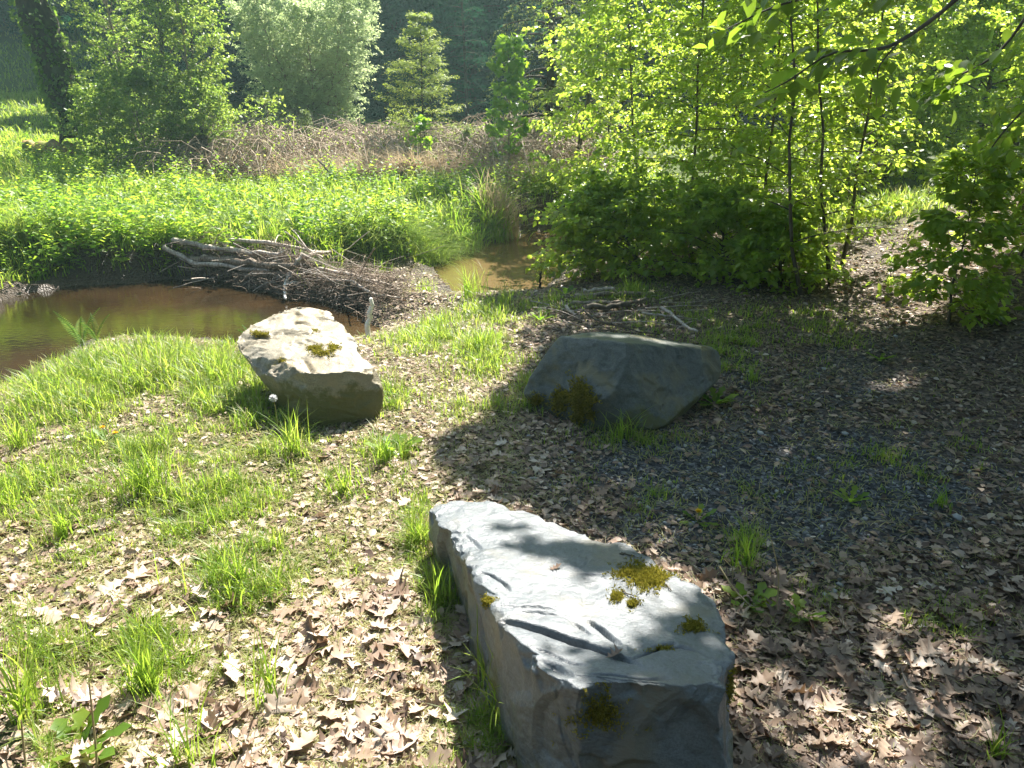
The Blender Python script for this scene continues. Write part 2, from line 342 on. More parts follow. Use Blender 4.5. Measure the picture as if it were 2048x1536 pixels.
# ------------------------------------------------------------------ density maps (ground position -> how green, how gravelly)
def blob(px, py, l):
    s = np.zeros(np.shape(px))
    for (cx, cy, rx, ry, a) in l:
        s = np.maximum(s, a * np.exp(-(((px - cx) / rx) ** 2 + ((py - cy) / ry) ** 2)))
    return s
GRASSY = [(250, 720, 260, 75, 1.00), (430, 760, 120, 90, 1.00), (120, 800, 170, 50, 0.84), (520, 800, 90, 60, 1.00), (60, 830, 120, 60, 0.66),
          (300, 900, 260, 70, 0.74), (560, 900, 90, 55, 0.72), (120, 970, 200, 80, 0.66), (420, 1020, 160, 90, 0.72), (560, 1100, 120, 70, 0.60), (150, 1130, 140, 60, 0.42),
          (470, 1160, 130, 70, 0.72), (300, 1300, 120, 60, 0.66), (60, 1300, 80, 120, 0.54), (40, 1480, 90, 90, 0.60), (830, 1070, 50, 60, 0.84), (890, 1200, 40, 50, 0.72), (520, 1330, 120, 50, 0.24),
          (700, 960, 90, 50, .45), (770, 900, 80, 30, .6), (790, 800, 40, 60, .7), (960, 1470, 110, 80, .4),
          (860, 640, 110, 45, .75), (960, 690, 60, 50, .8), (960, 600, 130, 35, .8), (800, 690, 70, 30, .4), (1170, 590, 110, 25, .8), (1270, 575, 60, 22, .7), (960, 830, 90, 45, .4), (1060, 790, 30, 60, .5), (880, 760, 70, 40, .25),
          (1440, 700, 70, 60, .6), (1400, 630, 70, 40, .45), (1620, 680, 110, 50, .35), (1500, 1100, 40, 50, .6), (1490, 740, 40, 30, .4), (1800, 920, 90, 60, .35), (1600, 960, 120, 60, .2), (1140, 975, 70, 30, .4), (1300, 1000, 70, 40, .3),
          (1250, 880, 130, 30, .5), (1750, 1000, 90, 50, .25), (1900, 1230, 120, 80, .12), (1620, 1210, 80, 50, .3), (1500, 640, 260, 40, .35), (1780, 552, 22, 8, .8), (1850, 405, 210, 66, 1.5), (1740, 462, 130, 26, 1.1), (1930, 900, 80, 50, .2), (1560, 800, 90, 40, .2)]
GRAVEL = [(1600, 990, 400, 150, 1.1), (1350, 930, 230, 80, 1.0), (1740, 560, 70, 60, .25), (1700, 780, 130, 110, .5), (1500, 760, 90, 50, .5), (1100, 900, 120, 40, .35)]
def near_side(x, y):
    dn = np.minimum(dseg(x, y, near_pool), dseg(x, y, near_ch)); df = np.minimum(dseg(x, y, far_pool), dseg(x, y, far_ch))
    return is_near(x, y, dn, df), np.minimum(dn, df)
def masks(x, y):
    px, py = proj(x, y, np.zeros(x.shape))
    ns, dd = near_side(x, y)
    n = fbm(x * 3.1, y * 3.1, 21)
    g = blob(px, py, GRASSY)
    g = np.clip(g * 1.25 + (n - .5) * .9 * (g > .06), 0, 1)
    out = (px < -20) | (py > 1560) | (px > 2070)
    g = np.where(out, .4 * (n > .5), g)
    gr = np.clip(blob(px, py, GRAVEL) * 1.5 + (fbm(x * 5, y * 5, 31) - .5) * .8 - .1, 0, 1)
    return ns, dd, g, gr, px, py

# ------------------------------------------------------------------ ground & water
def build_ground():
    s = np.linspace(-1, 1, 520); xs = np.sinh(s * 5.2) / np.sinh(5.2) * 90
    ys = np.concatenate([np.linspace(-6, .8, 20), np.geomspace(.85, 130, 560)])
    X, Y = np.meshgrid(xs, ys); Z = terr(X, Y)
    V = np.stack([X, Y, Z], -1).reshape(-1, 3); nx, ny = len(xs), len(ys)
    i = np.arange(ny - 1)[:, None] * nx + np.arange(nx - 1)[None]
    Q = np.stack([i, i + 1, i + nx + 1, i + nx], -1).reshape(-1, 4)
    me = mesh_from('ground', V, Q)
    x, y = V[:, 0], V[:, 1]
    ns, dd, g, gr, px, py = masks(x, y)
    green = np.where(ns, sstep(.3, .8, g) * .8, sstep(.15, .5, dd))
    mossy = blob(px, py, [(430, 895, 90, 30, 1), (520, 940, 60, 25, .8), (1730, 480, 90, 25, .6)])
    green = np.maximum(green, np.where(ns, mossy, 0))
    mud = np.where(ns, 1 - sstep(.02, .35, dd), 1 - sstep(.25, .6, dd)); ins = inside(x, y, pool) | inside(x, y, chan); mud = np.where(ins, 1, mud)
    bar = blob(px, py, [(800, 572, 110, 35, 1)]); mud = mud * (1 - .75 * (bar > .3))
    for nme, v in (('green', green), ('gravel', gr * ns), ('mud', mud)):
        a = me.attributes.new(nme, 'FLOAT', 'POINT'); a.data.foreach_set('value', v.astype(np.float32))
    tag(link('ground', me, ground_mat()), kind='structure')
    # water
    def flat(P, z):
        bm = bmesh.new(); vs = [bm.verts.new((*p, z)) for p in P]; bm.faces.new(vs); bmesh.ops.triangulate(bm, faces=bm.faces[:]); return bm
    me = bpy.data.meshes.new('water'); bm = bmesh.new()
    xs_, ys_ = (-14, 12), (4, 15)
    vs = [bm.verts.new((a, b, WZ)) for a, b in ((-14, 3.5), (12, 3.5), (12, 14), (-14, 14))]
    bm.faces.new(vs); bm.to_mesh(me); bm.free()
    tag(link('water', me, water_mat()), kind='structure')
build_ground()

# ------------------------------------------------------------------ boulders
def hull_bm(pts):
    bm = bmesh.new()
    for p in pts: bm.verts.new(p)
    bmesh.ops.convex_hull(bm, input=bm.verts[:]); return bm
def make_rock(groups, voxel, dispf, off):
    bm = bmesh.new(); tmp = bpy.data.meshes.new('tmp')
    for g in groups:
        b = hull_bm(g); b.to_mesh(tmp); b.free(); bm.from_mesh(tmp)
    loose = [v for v in bm.verts if not v.link_faces]; bmesh.ops.delete(bm, geom=loose, context='VERTS')
    bm.normal_update(); bm.to_mesh(tmp); bm.free()
    o = bpy.data.objects.new('tmp', tmp); sc.collection.objects.link(o)
    md = o.modifiers.new('r', 'REMESH'); md.mode = 'VOXEL'; md.voxel_size = voxel
    sm = o.modifiers.new('s', 'SMOOTH'); sm.iterations = 4; sm.factor = .5
    dg = bpy.context.evaluated_depsgraph_get(); me = bpy.data.meshes.new_from_object(o.evaluated_get(dg))
    bpy.data.objects.remove(o); bpy.data.meshes.remove(tmp)
    n = len(me.vertices); co = np.empty(n * 3, np.float32); me.vertices.foreach_get('co', co); co = co.reshape(-1, 3).astype(float)
    no = np.empty(n * 3, np.float32); me.vertices.foreach_get('normal', no); no = no.reshape(-1, 3).astype(float)
    co = dispf(co, no) - np.array(off)
    me.vertices.foreach_set('co', co.astype(np.float32).ravel()); me.update()
    me.polygons.foreach_set('use_smooth', np.ones(len(me.polygons), bool))
    me.materials.clear()
    return me
def n3(co, s, seed=0.0, o=4):
    off = Vector((seed, seed * .7, seed * 1.3))
    return np.array([noise.fractal(Vector(c) * s + off, 1.0, 2.1, o) for c in co])
def ridge(co, sc3, seed, o=3):
    off = Vector((seed, seed * 2.1, seed * .4)); S = Vector(sc3)
    return np.array([abs(noise.fractal(Vector((c[0] * S.x, c[1] * S.y, c[2] * S.z)) + off, .9, 2.2, o)) for c in co])
def crack(co, no, P, depth, width, step=0.0, upmin=.5):
    """groove (and a step down on its left side) along a polyline of world points lying on the top"""
    P = np.array([[p[0], p[1]] for p in P]); d = np.full(len(co), 1e9); sg = np.zeros(len(co)); x, y = co[:, 0], co[:, 1]; tt = np.zeros(len(co))
    n = len(P) - 1
    for k, ((ax, ay), (bx, by)) in enumerate(zip(P[:-1], P[1:])):
        vx, vy = bx - ax, by - ay; t = np.clip(((x - ax) * vx + (y - ay) * vy) / (vx * vx + vy * vy), 0, 1)
        dd = np.hypot(x - ax - t * vx, y - ay - t * vy); m = dd < d
        d = np.where(m, dd, d); sg = np.where(m, np.sign((x - ax) * vy - (y - ay) * vx), sg); tt = np.where(m, (k + t) / n, tt)
    up = no[:, 2] > upmin
    env = np.sin(np.pi * np.clip(tt * .94 + .03, 0, 1)) ** .5
    dz = -depth * np.exp(-(d / width) ** 2) * env
    if step: dz = dz - step * (sg > 0) * np.exp(-(d / (width * 7))) * env
    co[:, 2] += np.where(up, dz, 0)
    return co
mat_slab = rock_mat('grey_slate', [(.085, .098, .11), (.125, .138, .15), (.18, .19, .20)], .40, .65, .14, (.15, .14, .115))
mat_left = rock_mat('pale_weathered_slate', [(.17, .135, .085), (.29, .25, .18), (.40, .36, .29)], .5, .5, .42, (.31, .25, .16))  # strong low olive tint paints shade into the front face
mat_right = rock_mat('dark_grey_slate', [(.065, .075, .065), (.10, .11, .10), (.14, .15, .135)], .5, .4, .12, (.15, .13, .07))

# foreground slab
top = [(858, 1019, .20), (872, 1006, .2), (906, 1000, .2), (978, 1000, .2), (1032, 1015, .20), (1108, 1053, .21), (1219, 1078, .22), (1272, 1091, .23), (1352, 1148, .24), (1406, 1175, .25), (1440, 1213, .26),
       (1452, 1267, .28), (1478, 1332, .31), (1462, 1388, .34), (1352, 1381, .355), (1200, 1378, .36), (1161, 1384, .36), (1108, 1358, .35), (1039, 1309, .33), (1009, 1232, .29), (940, 1129, .245), (895, 1065, .22)]
tp = [pt(a, b, z=c) for a, b, c in top]
cx = sum(p.x for p in tp) / len(tp); cyy = sum(p.y for p in tp) / len(tp)
def skirt(tps, f=1.0, z=-.08):
    c = Vector((cx, cyy, 0)); return [Vector((c.x + (p.x - c.x) * f, c.y + (p.y - c.y) * f, z)) for p in tps]
A = tp[:7] + tp[17:]; B = tp[6:18]
def disp_slab(co, no):
    up = np.clip(no[:, 2], 0, 1) ** 2
    big = n3(co, 3.0, 1.7, 3); lay = ridge(co, (6, 6, 9), 4.2, 4); fine = ridge(co, (16, 16, 40), 9.1, 3)
    amp = .005 * big + (1 - up) * (.008 * lay - .002) + .0018 * fine * (1 - .3 * up)
    co = co + no * amp[:, None]
    # flaked terraces on the top
    t = n3(co * np.array([1, 1, .1]), 4.0, 8.8, 5); q = .005 * np.floor(t * 2.4 + .5)
    edge = np.exp(-np.abs(t * 3 + .5 - np.floor(t * 3 + .5) - .5))
    co[:, 2] += np.where(no[:, 2] > .6, q * .5, 0)
    side = no[:, 2] < .5; ed = (no[:, 2] > .25) & (no[:, 2] < .85)
    co = chip(co, no, 90, (.06, .24), (.001, .009), .16, 1, side, .014); co = chip(co, no, 70, (.02, .07), (.001, .006), .35, 2, ed, .008); co = chip(co, no, 40, (.05, .16), (.0005, .002), .04, 3, no[:, 2] > .9, .0025)
    g = lambda l, z: [pt(a, b, z=z) for a, b in l]
    co = crack(co, no, g([(1009, 1243), (1045, 1252), (1096, 1268), (1165, 1290), (1220, 1318), (1264, 1342)], .31), .030, .0055, .018)
    co = crack(co, no, g([(1176, 1247), (1200, 1266), (1222, 1290), (1240, 1310)], .29), .022, .0045, .008)
    co = crack(co, no, g([(1140, 1250), (1160, 1262), (1180, 1282)], .29), .012, .004, .004)
    co = crack(co, no, g([(1264, 1335), (1290, 1322), (1320, 1305), (1350, 1292)], .31), .018, .0045)
    co = crack(co, no, g([(960, 1155), (985, 1165), (1010, 1185), (1018, 1200)], .26), .020, .005, -.006)
    co = crack(co, no, g([(1125, 1151), (1165, 1152), (1210, 1154)], .26), .007, .005)
    co = crack(co, no, g([(1040, 1238), (1080, 1235), (1120, 1242)], .29), .009, .006, .003)
    co = crack(co, no, g([(1078, 1320), (1110, 1330), (1145, 1360)], .34), .012, .008, .005)
    co = crack(co, no, g([(930, 1075), (948, 1090), (962, 1108)], .23), .010, .005, .003)
    co = crack(co, no, g([(1000, 1222), (1040, 1226), (1075, 1222), (1110, 1230)], .29), .010, .0045, .003)
    co = crack(co, no, g([(1300, 1300), (1330, 1306), (1360, 1300), (1400, 1310)], .31), .008, .0045, .002)
    co = crack(co, no, g([(1180, 1350), (1230, 1352), (1290, 1362), (1340, 1358)], .35), .012, .0045, -.004)
    co = crack(co, no, g([(1070, 1300), (1100, 1308), (1140, 1330), (1170, 1340)], .33), .010, .004, .003)
    return co
def chip(co, no, n, rad, dep, tilt, seed, sel=None, cap=.02):
    rs = np.random.default_rng(seed); idx = np.arange(len(co)) if sel is None else np.where(sel)[0]
    for i in rs.choice(idx, n):
        nn = no[i] + rs.normal(0, tilt, 3); nn /= np.linalg.norm(nn); c = co[i]; p = c - nn * rs.uniform(*dep)
        r_ = rs.uniform(*rad); d = (co - p) @ nn; q = co - c; u = rs.normal(0, 1, 3); u = np.cross(nn, u); u /= np.linalg.norm(u); dist = np.linalg.norm(q, axis=1) * (1 + .5 * np.abs(q @ u) / (np.linalg.norm(q, axis=1) + 1e-6))
        m = (d > 0) & (dist < r_); co[m] -= nn * np.minimum(d[m], cap * np.clip((1 - dist[m] / r_) * 5, .25, 1))[:, None]
    return co
base = (cx, cyy, 0)
rk = thing('boulder', 'large pale grey slate slab lying nearest the camera, sunlit flat top with a diagonal crack', 'boulder', base)
sk = skirt(tp, 1.03)
for q in range(12, 19): sk[q].y -= .07
me = make_rock([A + sk[:7] + sk[17:], B + sk[6:18]], .0048, disp_slab, base)
slab = link('rock', me, mat_slab, rk); slab_bvh = BVHTree.FromObject(slab, bpy.context.evaluated_depsgraph_get())

def rel_bvh(o):
    me = o.data; V = [v.co + Vector(o.parent.location) for v in me.vertices]
    return BVHTree.FromPolygons(V, [p.vertices[:] for p in me.polygons])
slab_bvh = rel_bvh(slab)
# left boulder
L1 = [(596, 609, 4.35), (635, 615, 4.33), (665, 625, 4.28), (682, 644, 4.15), (694, 672, 3.98), (733, 705, 3.82), (750, 738, 3.68), (764, 764, 3.66), (557, 623, 4.3), (518, 642, 4.2), (489, 656, 4.12), (471, 668, 4.05), (468, 689, 3.97), (479, 705, 3.88), (504, 742, 3.76),
      (536, 752, 3.66), (575, 752, 3.6), (612, 742, 3.56), (655, 738, 3.55), (713, 738, 3.58), (766, 790, 3.66)]
p1 = [pt(a, b, y=c) for a, b, c in L1]
b1 = [pt(606, 851, z=-.01), pt(660, 855, z=-.01), pt(713, 850, z=-.01), pt(745, 842, z=0), pt(764, 812, y=3.64), pt(567, 818, y=3.68), pt(540, 788, y=3.74), Vector((-1.0, 4.25, -.1)), Vector((-.85, 4.25, -.1)), Vector((-.76, 3.75, -.15)), Vector((-1.15, 4.0, -.05))]
def disp_left(co, no):
    up = np.clip(no[:, 2], 0, 1)
    sh = co @ np.array([[.95, .1, .2], [-.1, .95, .25], [-.2, -.25, .95]])
    big = n3(co, 3.2, 5.5, 3); lay = ridge(sh, (3.5, 5, 30), 2.2, 4); fine = ridge(sh, (14, 20, 80), 6.1, 3)
    amp = .010 * big + (.012 * lay - .004) * (.5 + .5 * up) + .004 * fine * (.4 + .6 * up)
    co = co + no * amp[:, None]
    t = n3(sh * np.array([.6, 1.5, .3]), 4.5, 3.3, 4) * 2.4; co[:, 2] += np.where(no[:, 2] > .45, .008 * np.floor(t), 0)
    co = chip(co, no, 70, (.05, .22), (.001, .010), .16, 5, no[:, 2] < .5, .008); co = chip(co, no, 70, (.03, .10), (.002, .010), .4, 6, (no[:, 2] > .2) & (no[:, 2] < .85), .012); co = chip(co, no, 60, (.05, .16), (.001, .006), .06, 7, no[:, 2] > .85, .006)
    g = lambda l, z: [pt(a, b, z=z) for a, b in l]
    co = crack(co, no, g([(490, 667), (512, 668), (535, 672), (560, 664)], .33), .02, .012, -.006)
    co = crack(co, no, g([(576, 640), (588, 634), (605, 634), (622, 640)], .38), .015, .010, .006)
    co = crack(co, no, g([(470, 690), (485, 686), (500, 682)], .30), .012, .008, .006)
    co = crack(co, no, g([(482, 706), (510, 712), (545, 716), (580, 718)], .29), .014, .010, .007)
    co = crack(co, no, g([(606, 706), (618, 720), (630, 735)], .32), .018, .010, .006)
    return co
rk1 = thing('boulder', 'blocky tan slate boulder beside the pool, sunlit flaky mossy top, dark front face', 'boulder', (-.85, 3.9, 0))
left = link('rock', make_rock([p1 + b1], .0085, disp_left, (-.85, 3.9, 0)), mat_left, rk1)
left_bvh = rel_bvh(left)
# right boulder
L2 = [(1121, 673, 3.82), (1155, 666, 4.0), (1200, 664, 4.12), (1290, 668, 4.15), (1341, 680, 4.05), (1424, 695, 3.97), (1437, 704, 3.93), (1444, 727, 3.9), (1440, 756, 3.86), (1415, 785, 3.78), (1379, 821, 3.68), (1258, 685, 3.60), (1254, 720, 3.53), (1236, 769, 3.46), (1211, 803, 3.43), (1323, 690, 3.80), (1370, 692, 3.88),
      (1045, 787, 3.76), (1049, 770, 3.78), (1076, 727, 3.8), (1105, 688, 3.82)]
b2 = [pt(1065, 814, z=0), pt(1110, 834, z=0), pt(1155, 851, z=0), pt(1190, 862, z=-.01), pt(1240, 864, z=0.02), pt(1300, 858, z=.03), pt(1335, 850, z=.03), pt(1352, 838, z=.02), Vector((.25, 4.15, -.1)), Vector((.9, 4.1, -.1)), Vector((.35, 3.6, -.15)), Vector((.7, 3.6, -.15))]
def disp_right(co, no):
    big = n3(co, 2.6, 12.5, 3); sh = co @ np.array([[.8, .1, -.6], [-.1, 1, .1], [.6, 0, .8]]); lay = ridge(sh, (18, 4, 3), 7.2, 4); fine = ridge(co, (18, 18, 30), 3.1, 3)
    co = co + no * (.006 * big + .006 * lay - .002 + .002 * fine)[:, None]
    co = chip(co, no, 50, (.06, .30), (.001, .010), .12, 8, None, .006); co = chip(co, no, 50, (.03, .09), (.002, .008), .4, 9, (no[:, 2] > .3) & (no[:, 2] < .9), .008)
    g = [pt(a, b, y=3.72) for a, b in [(1120, 760), (1140, 738), (1165, 722), (1190, 705)]]
    return co
rk2 = thing('boulder', 'dark wedge-shaped slate boulder standing in shade, orange moss tufts low on its left face', 'boulder', (.55, 3.85, 0))
right = link('rock', make_rock([[pt(a, b, y=c) for a, b, c in L2] + b2], .0085, disp_right, (.55, 3.85, 0)), mat_right, rk2)
right_bvh = rel_bvh(right)
ORG = Vector((0, 0, CAM_H))
def hit(bvh, px, py):
    h = bvh.ray_cast(ORG, Vector(ray(px, py)).normalized()); return (h[0], h[1]) if h[0] else (None, None)
def moss_patch(bvh, par, blobs, dens, rootloc, size=.010, mat='moss', name='moss_patch'):
    P = []; Nn = []
    for (cx_, cy_, rx, ry) in blobs:
        k = int(dens * rx * ry)
        for _ in range(k):
            a = random.random() * 6.283; r = abs(random.gauss(0, .62))
            wob = 1 + .35 * math.sin(a * 3 + cx_) + .25 * math.sin(a * 7 + cy_)
            h, n = hit(bvh, cx_ + rx * r * wob * math.cos(a), cy_ + ry * r * wob * math.sin(a))
            if h is not None: P.append(h); Nn.append(n)
    if not P: return
    P = np.array(P); Nn = np.array(Nn); n = len(P); k = 7
    P = np.repeat(P, k, 0); Nn = np.repeat(Nn, k, 0); j = rng.normal(0, 1, (n * k, 3))
    D = nrm(Nn * .8 + .9 * j); P = P + rng.normal(0, size * .35, (n * k, 3))
    L = size * rng.uniform(.6, 1.5, n * k)
    V, T, r, t = inst(*T_RHOMB, P, D, rng.normal(0, 1, (n * k, 3)), L, L * .35, rng.random(n * k))
    link(name, mesh_from(name, V - np.array(rootloc), T, r, t), M[mat], par)
moss_patch(slab_bvh, rk, [(1290, 1152, 34, 21), (1262, 1148, 30, 8), (1310, 1160, 22, 14)], 1.6, base, .010)
moss_patch(slab_bvh, rk, [(1234, 1194, 12, 8)], 2.2, base, .009)
moss_patch(slab_bvh, rk, [(1265, 1209, 9, 6)], 2.2, base, .009)
moss_patch(slab_bvh, rk, [(1388, 1254, 22, 11)], 1.6, base, .008)
moss_patch(slab_bvh, rk, [(976, 1202, 9, 8)], 2.4, base, .008)
moss_patch(slab_bvh, rk, [(1325, 1298, 26, 4)], .9, base, .007)
moss_patch(slab_bvh, rk, [(1200, 1425, 44, 34)], .4, base, .007)
moss_patch(slab_bvh, rk, [(1464, 1375, 8, 25)], 2.0, base, .009)
moss_patch(left_bvh, rk1, [(632, 698, 15, 7), (645, 707, 15, 5)], 2.4, rk1.location, .011)
moss_patch(left_bvh, rk1, [(668, 696, 9, 6)], 2.2, rk1.location, .013)
moss_patch(left_bvh, rk1, [(524, 670, 12, 4), (512, 667, 9, 3)], 2.0, rk1.location, .012)
moss_patch(left_bvh, rk1, [(630, 661, 8, 4)], 1.4, rk1.location, .008)
moss_patch(left_bvh, rk1, [(566, 722, 12, 5)], 1.0, rk1.location, .007)
moss_patch(right_bvh, rk2, [(1164, 808, 17, 32), (1160, 795, 12, 22)], 1.7, rk2.location, .020)
moss_patch(right_bvh, rk2, [(1128, 796, 16, 12), (1118, 806, 10, 16)], 1.7, rk2.location, .017)
moss_patch(right_bvh, rk2, [(1075, 800, 14, 10)], 1.2, rk2.location, .014)
moss_patch(right_bvh, rk2, [(1182, 827, 5, 7)], 2, rk2.location, .014)

# ------------------------------------------------------------------ trees
def grow(rs, base, H, r0, n1, t0, Lf, up, n2, L2, nl, ll, lw, lean=(0, 0), flat=.5, droop=.15, tmpl=T_RHOMB, wig=.03, cl=None, spread=50, curve=0.0, az0=None, azw=None, wood=None, crown=None, start=.2, tone=.0, tiers=0):
    """trunk -> limbs -> twigs -> leaves; adds to wood / crown accumulators"""
    base = np.array(base, float); K = 9; t = np.linspace(0, 1, K)
    wigx = np.cumsum(rs.normal(0, wig, K)) * H * .3; wigy = np.cumsum(rs.normal(0, wig, K)) * H * .3; wigx -= wigx[0]; wigy -= wigy[0]
    tr = base + np.stack([lean[0] * t ** (1 + curve) + wigx, lean[1] * t ** (1 + curve) + wigy, H * t], -1)
    rad = r0 * (1 - .82 * t) * (1 + .35 * np.exp(-t * 18))
    V, T = tubes(tr[None], rad[None], 7); wood.add(V, T)
    # limbs
    i = np.arange(n1); ti = t0 + (1 - t0) * ((i + rs.random(n1)) / n1) ** .9; ti = np.clip(ti, t0, .985)
    if tiers: ti = t0 + (1 - t0) * (np.floor((ti - t0) / (1 - t0) * tiers) + .5 + rs.normal(0, .06, n1)) / tiers; ti = np.clip(ti, t0, .985)
    f = ti * (K - 1); k = np.minimum(f.astype(int), K - 2); f = f - k
    S = tr[k] * (1 - f[:, None]) + tr[k + 1] * f[:, None]
    az = i * 2.399 + rs.normal(0, .35, n1)
    if az0 is not None: az = az0 + rs.uniform(-azw, azw, n1)
    LL = Lf(ti) * rs.uniform(.65, 1.2, n1); el = up(ti) + rs.normal(0, .13, n1)
    D = np.stack([np.cos(az) * np.cos(el), np.sin(az) * np.cos(el), np.sin(el)], -1)
    s = np.linspace(0, 1, 6)
    B = S[:, None] + D[:, None] * (LL[:, None] * s)[..., None]
    B[..., 2] += -droop * LL[:, None] * s ** 2
    B += rs.normal(0, .025, B.shape) * LL[:, None, None] * s[None, :, None]
    rb = np.maximum(.0025, np.interp(ti, t, rad) * .42)[:, None] * (1 - .85 * s)
    V, T = tubes(B, rb, 4); wood.add(V, T)
    # twigs
    nj = n1 * n2; bi = np.repeat(np.arange(n1), n2); sj = np.tile((np.arange(n2) + .5) / n2, n1) * (1 - start) + start + rs.normal(0, .03, nj); sj = np.clip(sj, .05, .99)
    f = sj * 5; k = np.minimum(f.astype(int), 4); f = (f - k)[:, None]
    S2 = B[bi, k] * (1 - f) + B[bi, k + 1] * f
    tan = nrm(B[bi, k + 1] - B[bi, k]); upv = np.array([0, 0, 1.0]); side = nrm(np.cross(tan, upv))
    sgn = np.where(np.tile(np.arange(n2), n1) % 2 == 0, 1, -1)[:, None]; a = R(spread)
    D2 = nrm(tan * math.cos(a) + side * sgn * math.sin(a) + rs.normal(0, .30 * (1 - flat) + .08, (nj, 3)) + upv * rs.normal(0, .5 * (1 - flat), nj)[:, None])
    last = sj > .93; D2[last] = tan[last]
    l2 = L2 * (1.25 - sj) ** .7 * rs.uniform(.5, 1.2, nj) * np.clip(LL[bi] / LL.mean(), .5, 1.4)
    s4 = np.linspace(0, 1, 4)
    C = S2[:, None] + D2[:, None] * (l2[:, None] * s4)[..., None]; C[..., 2] += -droop * .6 * l2[:, None] * s4 ** 2
    V, T = tubes(C, (np.full(nj, max(.0012, r0 * .04))[:, None] * (1 - .7 * s4)), 3); wood.add(V, T)
    # leaves
    m = nj * nl; ci = np.repeat(np.arange(nj), nl); u = rs.random(m) ** .8; u = .12 + .9 * u
    f = np.clip(u, 0, .999) * 3; k = f.astype(int); f = (f - k)[:, None]
    P = C[ci, k] * (1 - f) + C[ci, np.minimum(k + 1, 3)] * f
    tg = D2[ci]; sd = nrm(np.cross(tg, upv + 1e-3)); sg = np.where(rs.random(m) < .5, 1, -1)[:, None]
    D = nrm(tg * .7 + sd * sg * .8 + rs.normal(0, .25 + .5 * (1 - flat), (m, 3)) - upv * rs.uniform(0, .9, m)[:, None])
    N = upv * (flat * 1.6) + rs.normal(0, .55, (m, 3)) + (1 - flat) * rs.normal(0, .8, (m, 3))
    P = P + rs.normal(0, ll * .35 + .0, (m, 3)) * np.array([1, 1, .6])
    l = ll * rs.uniform(.55, 1.2, m)
    cl_r = rs.random(nj)[ci]
    V, T, r, tt = inst(*tmpl, P, D, N, l, l * lw, np.clip(.55 * rs.random(m) + .45 * cl_r + tone, 0, 1))
    crown.add(V, T, r, tt)
def plant_tree(name, label, cat, base, stems, bark, leaf, group=None):
    z = tz(base[0], base[1]) - .03 if len(base) == 2 else base[2]
    b = (base[0], base[1], z); root = thing(name, label, cat, b, group)
    wd, cr = Acc(), Acc(); rs = np.random.default_rng(abs(hash((round(b[0] * 100), round(b[1] * 100)))) % 99991)
    for off, kw in stems:
        grow(rs, (b[0] + off[0], b[1] + off[1], b[2]), wood=wd, crown=cr, **kw)
    link('trunk', wd.mesh('trunk', b), M[bark], root); link('crown', cr.mesh('crown', b, False), M[leaf], root)
    return root
PI = math.pi
def bx(px, y): return (xat(px, y, 0), y)

# beech saplings right of the channel: (px, y, height, lean x, lean y, limbs, spread, leaf size)
BEECH = [
 (1385, 7.7, 3.7, -.3, 0, 58, 1.25, 'bright beech behind the stick pile, branching down to the stream bank', 0),
 (1285, 8.6, 3.5, -.5, .2, 50, 1.15, 'beech sapling with low sprays hanging over the upstream channel', 0),
 (1520, 7.3, 3.5, .0, .2, 46, 1.05, 'beech sapling with dense layered leaves in the middle of the thicket', 0),
 (1605, 6.05, 3.3, -.42, .3, 26, .75, 'thin beech sapling leaning left at the edge of the path', 1),
 (1662, 6.35, 3.4, -.45, .3, 26, .7, 'thin beech sapling between two others beside the path', 1),
 (1680, 6.75, 3.5, .0, .4, 28, .55, 'straight thin beech sapling closest to the sunlit path', 1),
 (1455, 8.4, 3.2, -.3, 0, 46, 1.15, 'arching beech filling the heart of the thicket, sprays drooping left', 0),
 (1440, 10.6, 4.2, .1, 0, 50, 1.4, 'yellow-green beech showing above the middle of the thicket', 0),
 (1225, 11.6, 3.9, -.2, 0, 44, 1.1, 'airy light green sapling where the channel bends out of sight', 0),
 (1590, 10.4, 4.0, .1, 0, 46, 1.3, 'sunlit beech standing behind the three thin saplings', 0),
 (1450, 6.8, .7, -.1, 0, 40, .85, 'low leafy beech bush at the foot of the thicket', 2),
 (1290, 7.3, .75, -.35, 0, 46, 1.05, 'low dark green bush beside the channel mouth', 2),
 (1180, 7.6, .8, -.1, 0, 30, .5, 'small leafy bush at the corner of the channel bank', 2),
 (1560, 6.4, .6, .0, 0, 28, .55, 'small bush under the three thin saplings', 2),
]
for px, y, H, lx, ly, n1, sprd, lab, kd in BEECH:
    if kd == 0:
        kw = dict(H=H, r0=.017, n1=int(n1 * 1.1), t0=.02, Lf=lambda t, s=sprd: s * np.sin(np.pi * np.clip(.18 + .80 * t, 0, 1)) ** .7, up=lambda t: .12 + .7 * t, n2=12, L2=.5, nl=17, ll=.058, lw=.62, lean=(lx, ly), flat=.7, droop=.32, tmpl=T_LEAF, start=.12)
    elif kd == 1:
        kw = dict(H=H, r0=.016, n1=int(n1 * 1.1), t0=.14, Lf=lambda t, s=sprd: s * np.sin(np.pi * np.clip(.2 + .78 * t, 0, 1)) ** .7, up=lambda t: .25 + .6 * t, n2=7, L2=.36, nl=9, ll=.062, lw=.62, lean=(lx, ly), flat=.78, droop=.15, tmpl=T_LEAF, start=.2)
    else:
        kw = dict(H=H, r0=.02, n1=n1, t0=.02, Lf=lambda t, s=sprd: s * (1.05 - .75 * t), up=lambda t: .15 + .8 * t, n2=9, L2=.36, nl=14, ll=.066, lw=.62, lean=(lx, ly), flat=.72, droop=.15, tmpl=T_LEAF, start=.1)
    plant_tree('beech_tree' if kd < 2 else 'bush', lab, 'tree' if kd < 2 else 'bush', bx(px, y), [((0, 0), kw)], 'bark_l', 'beech')
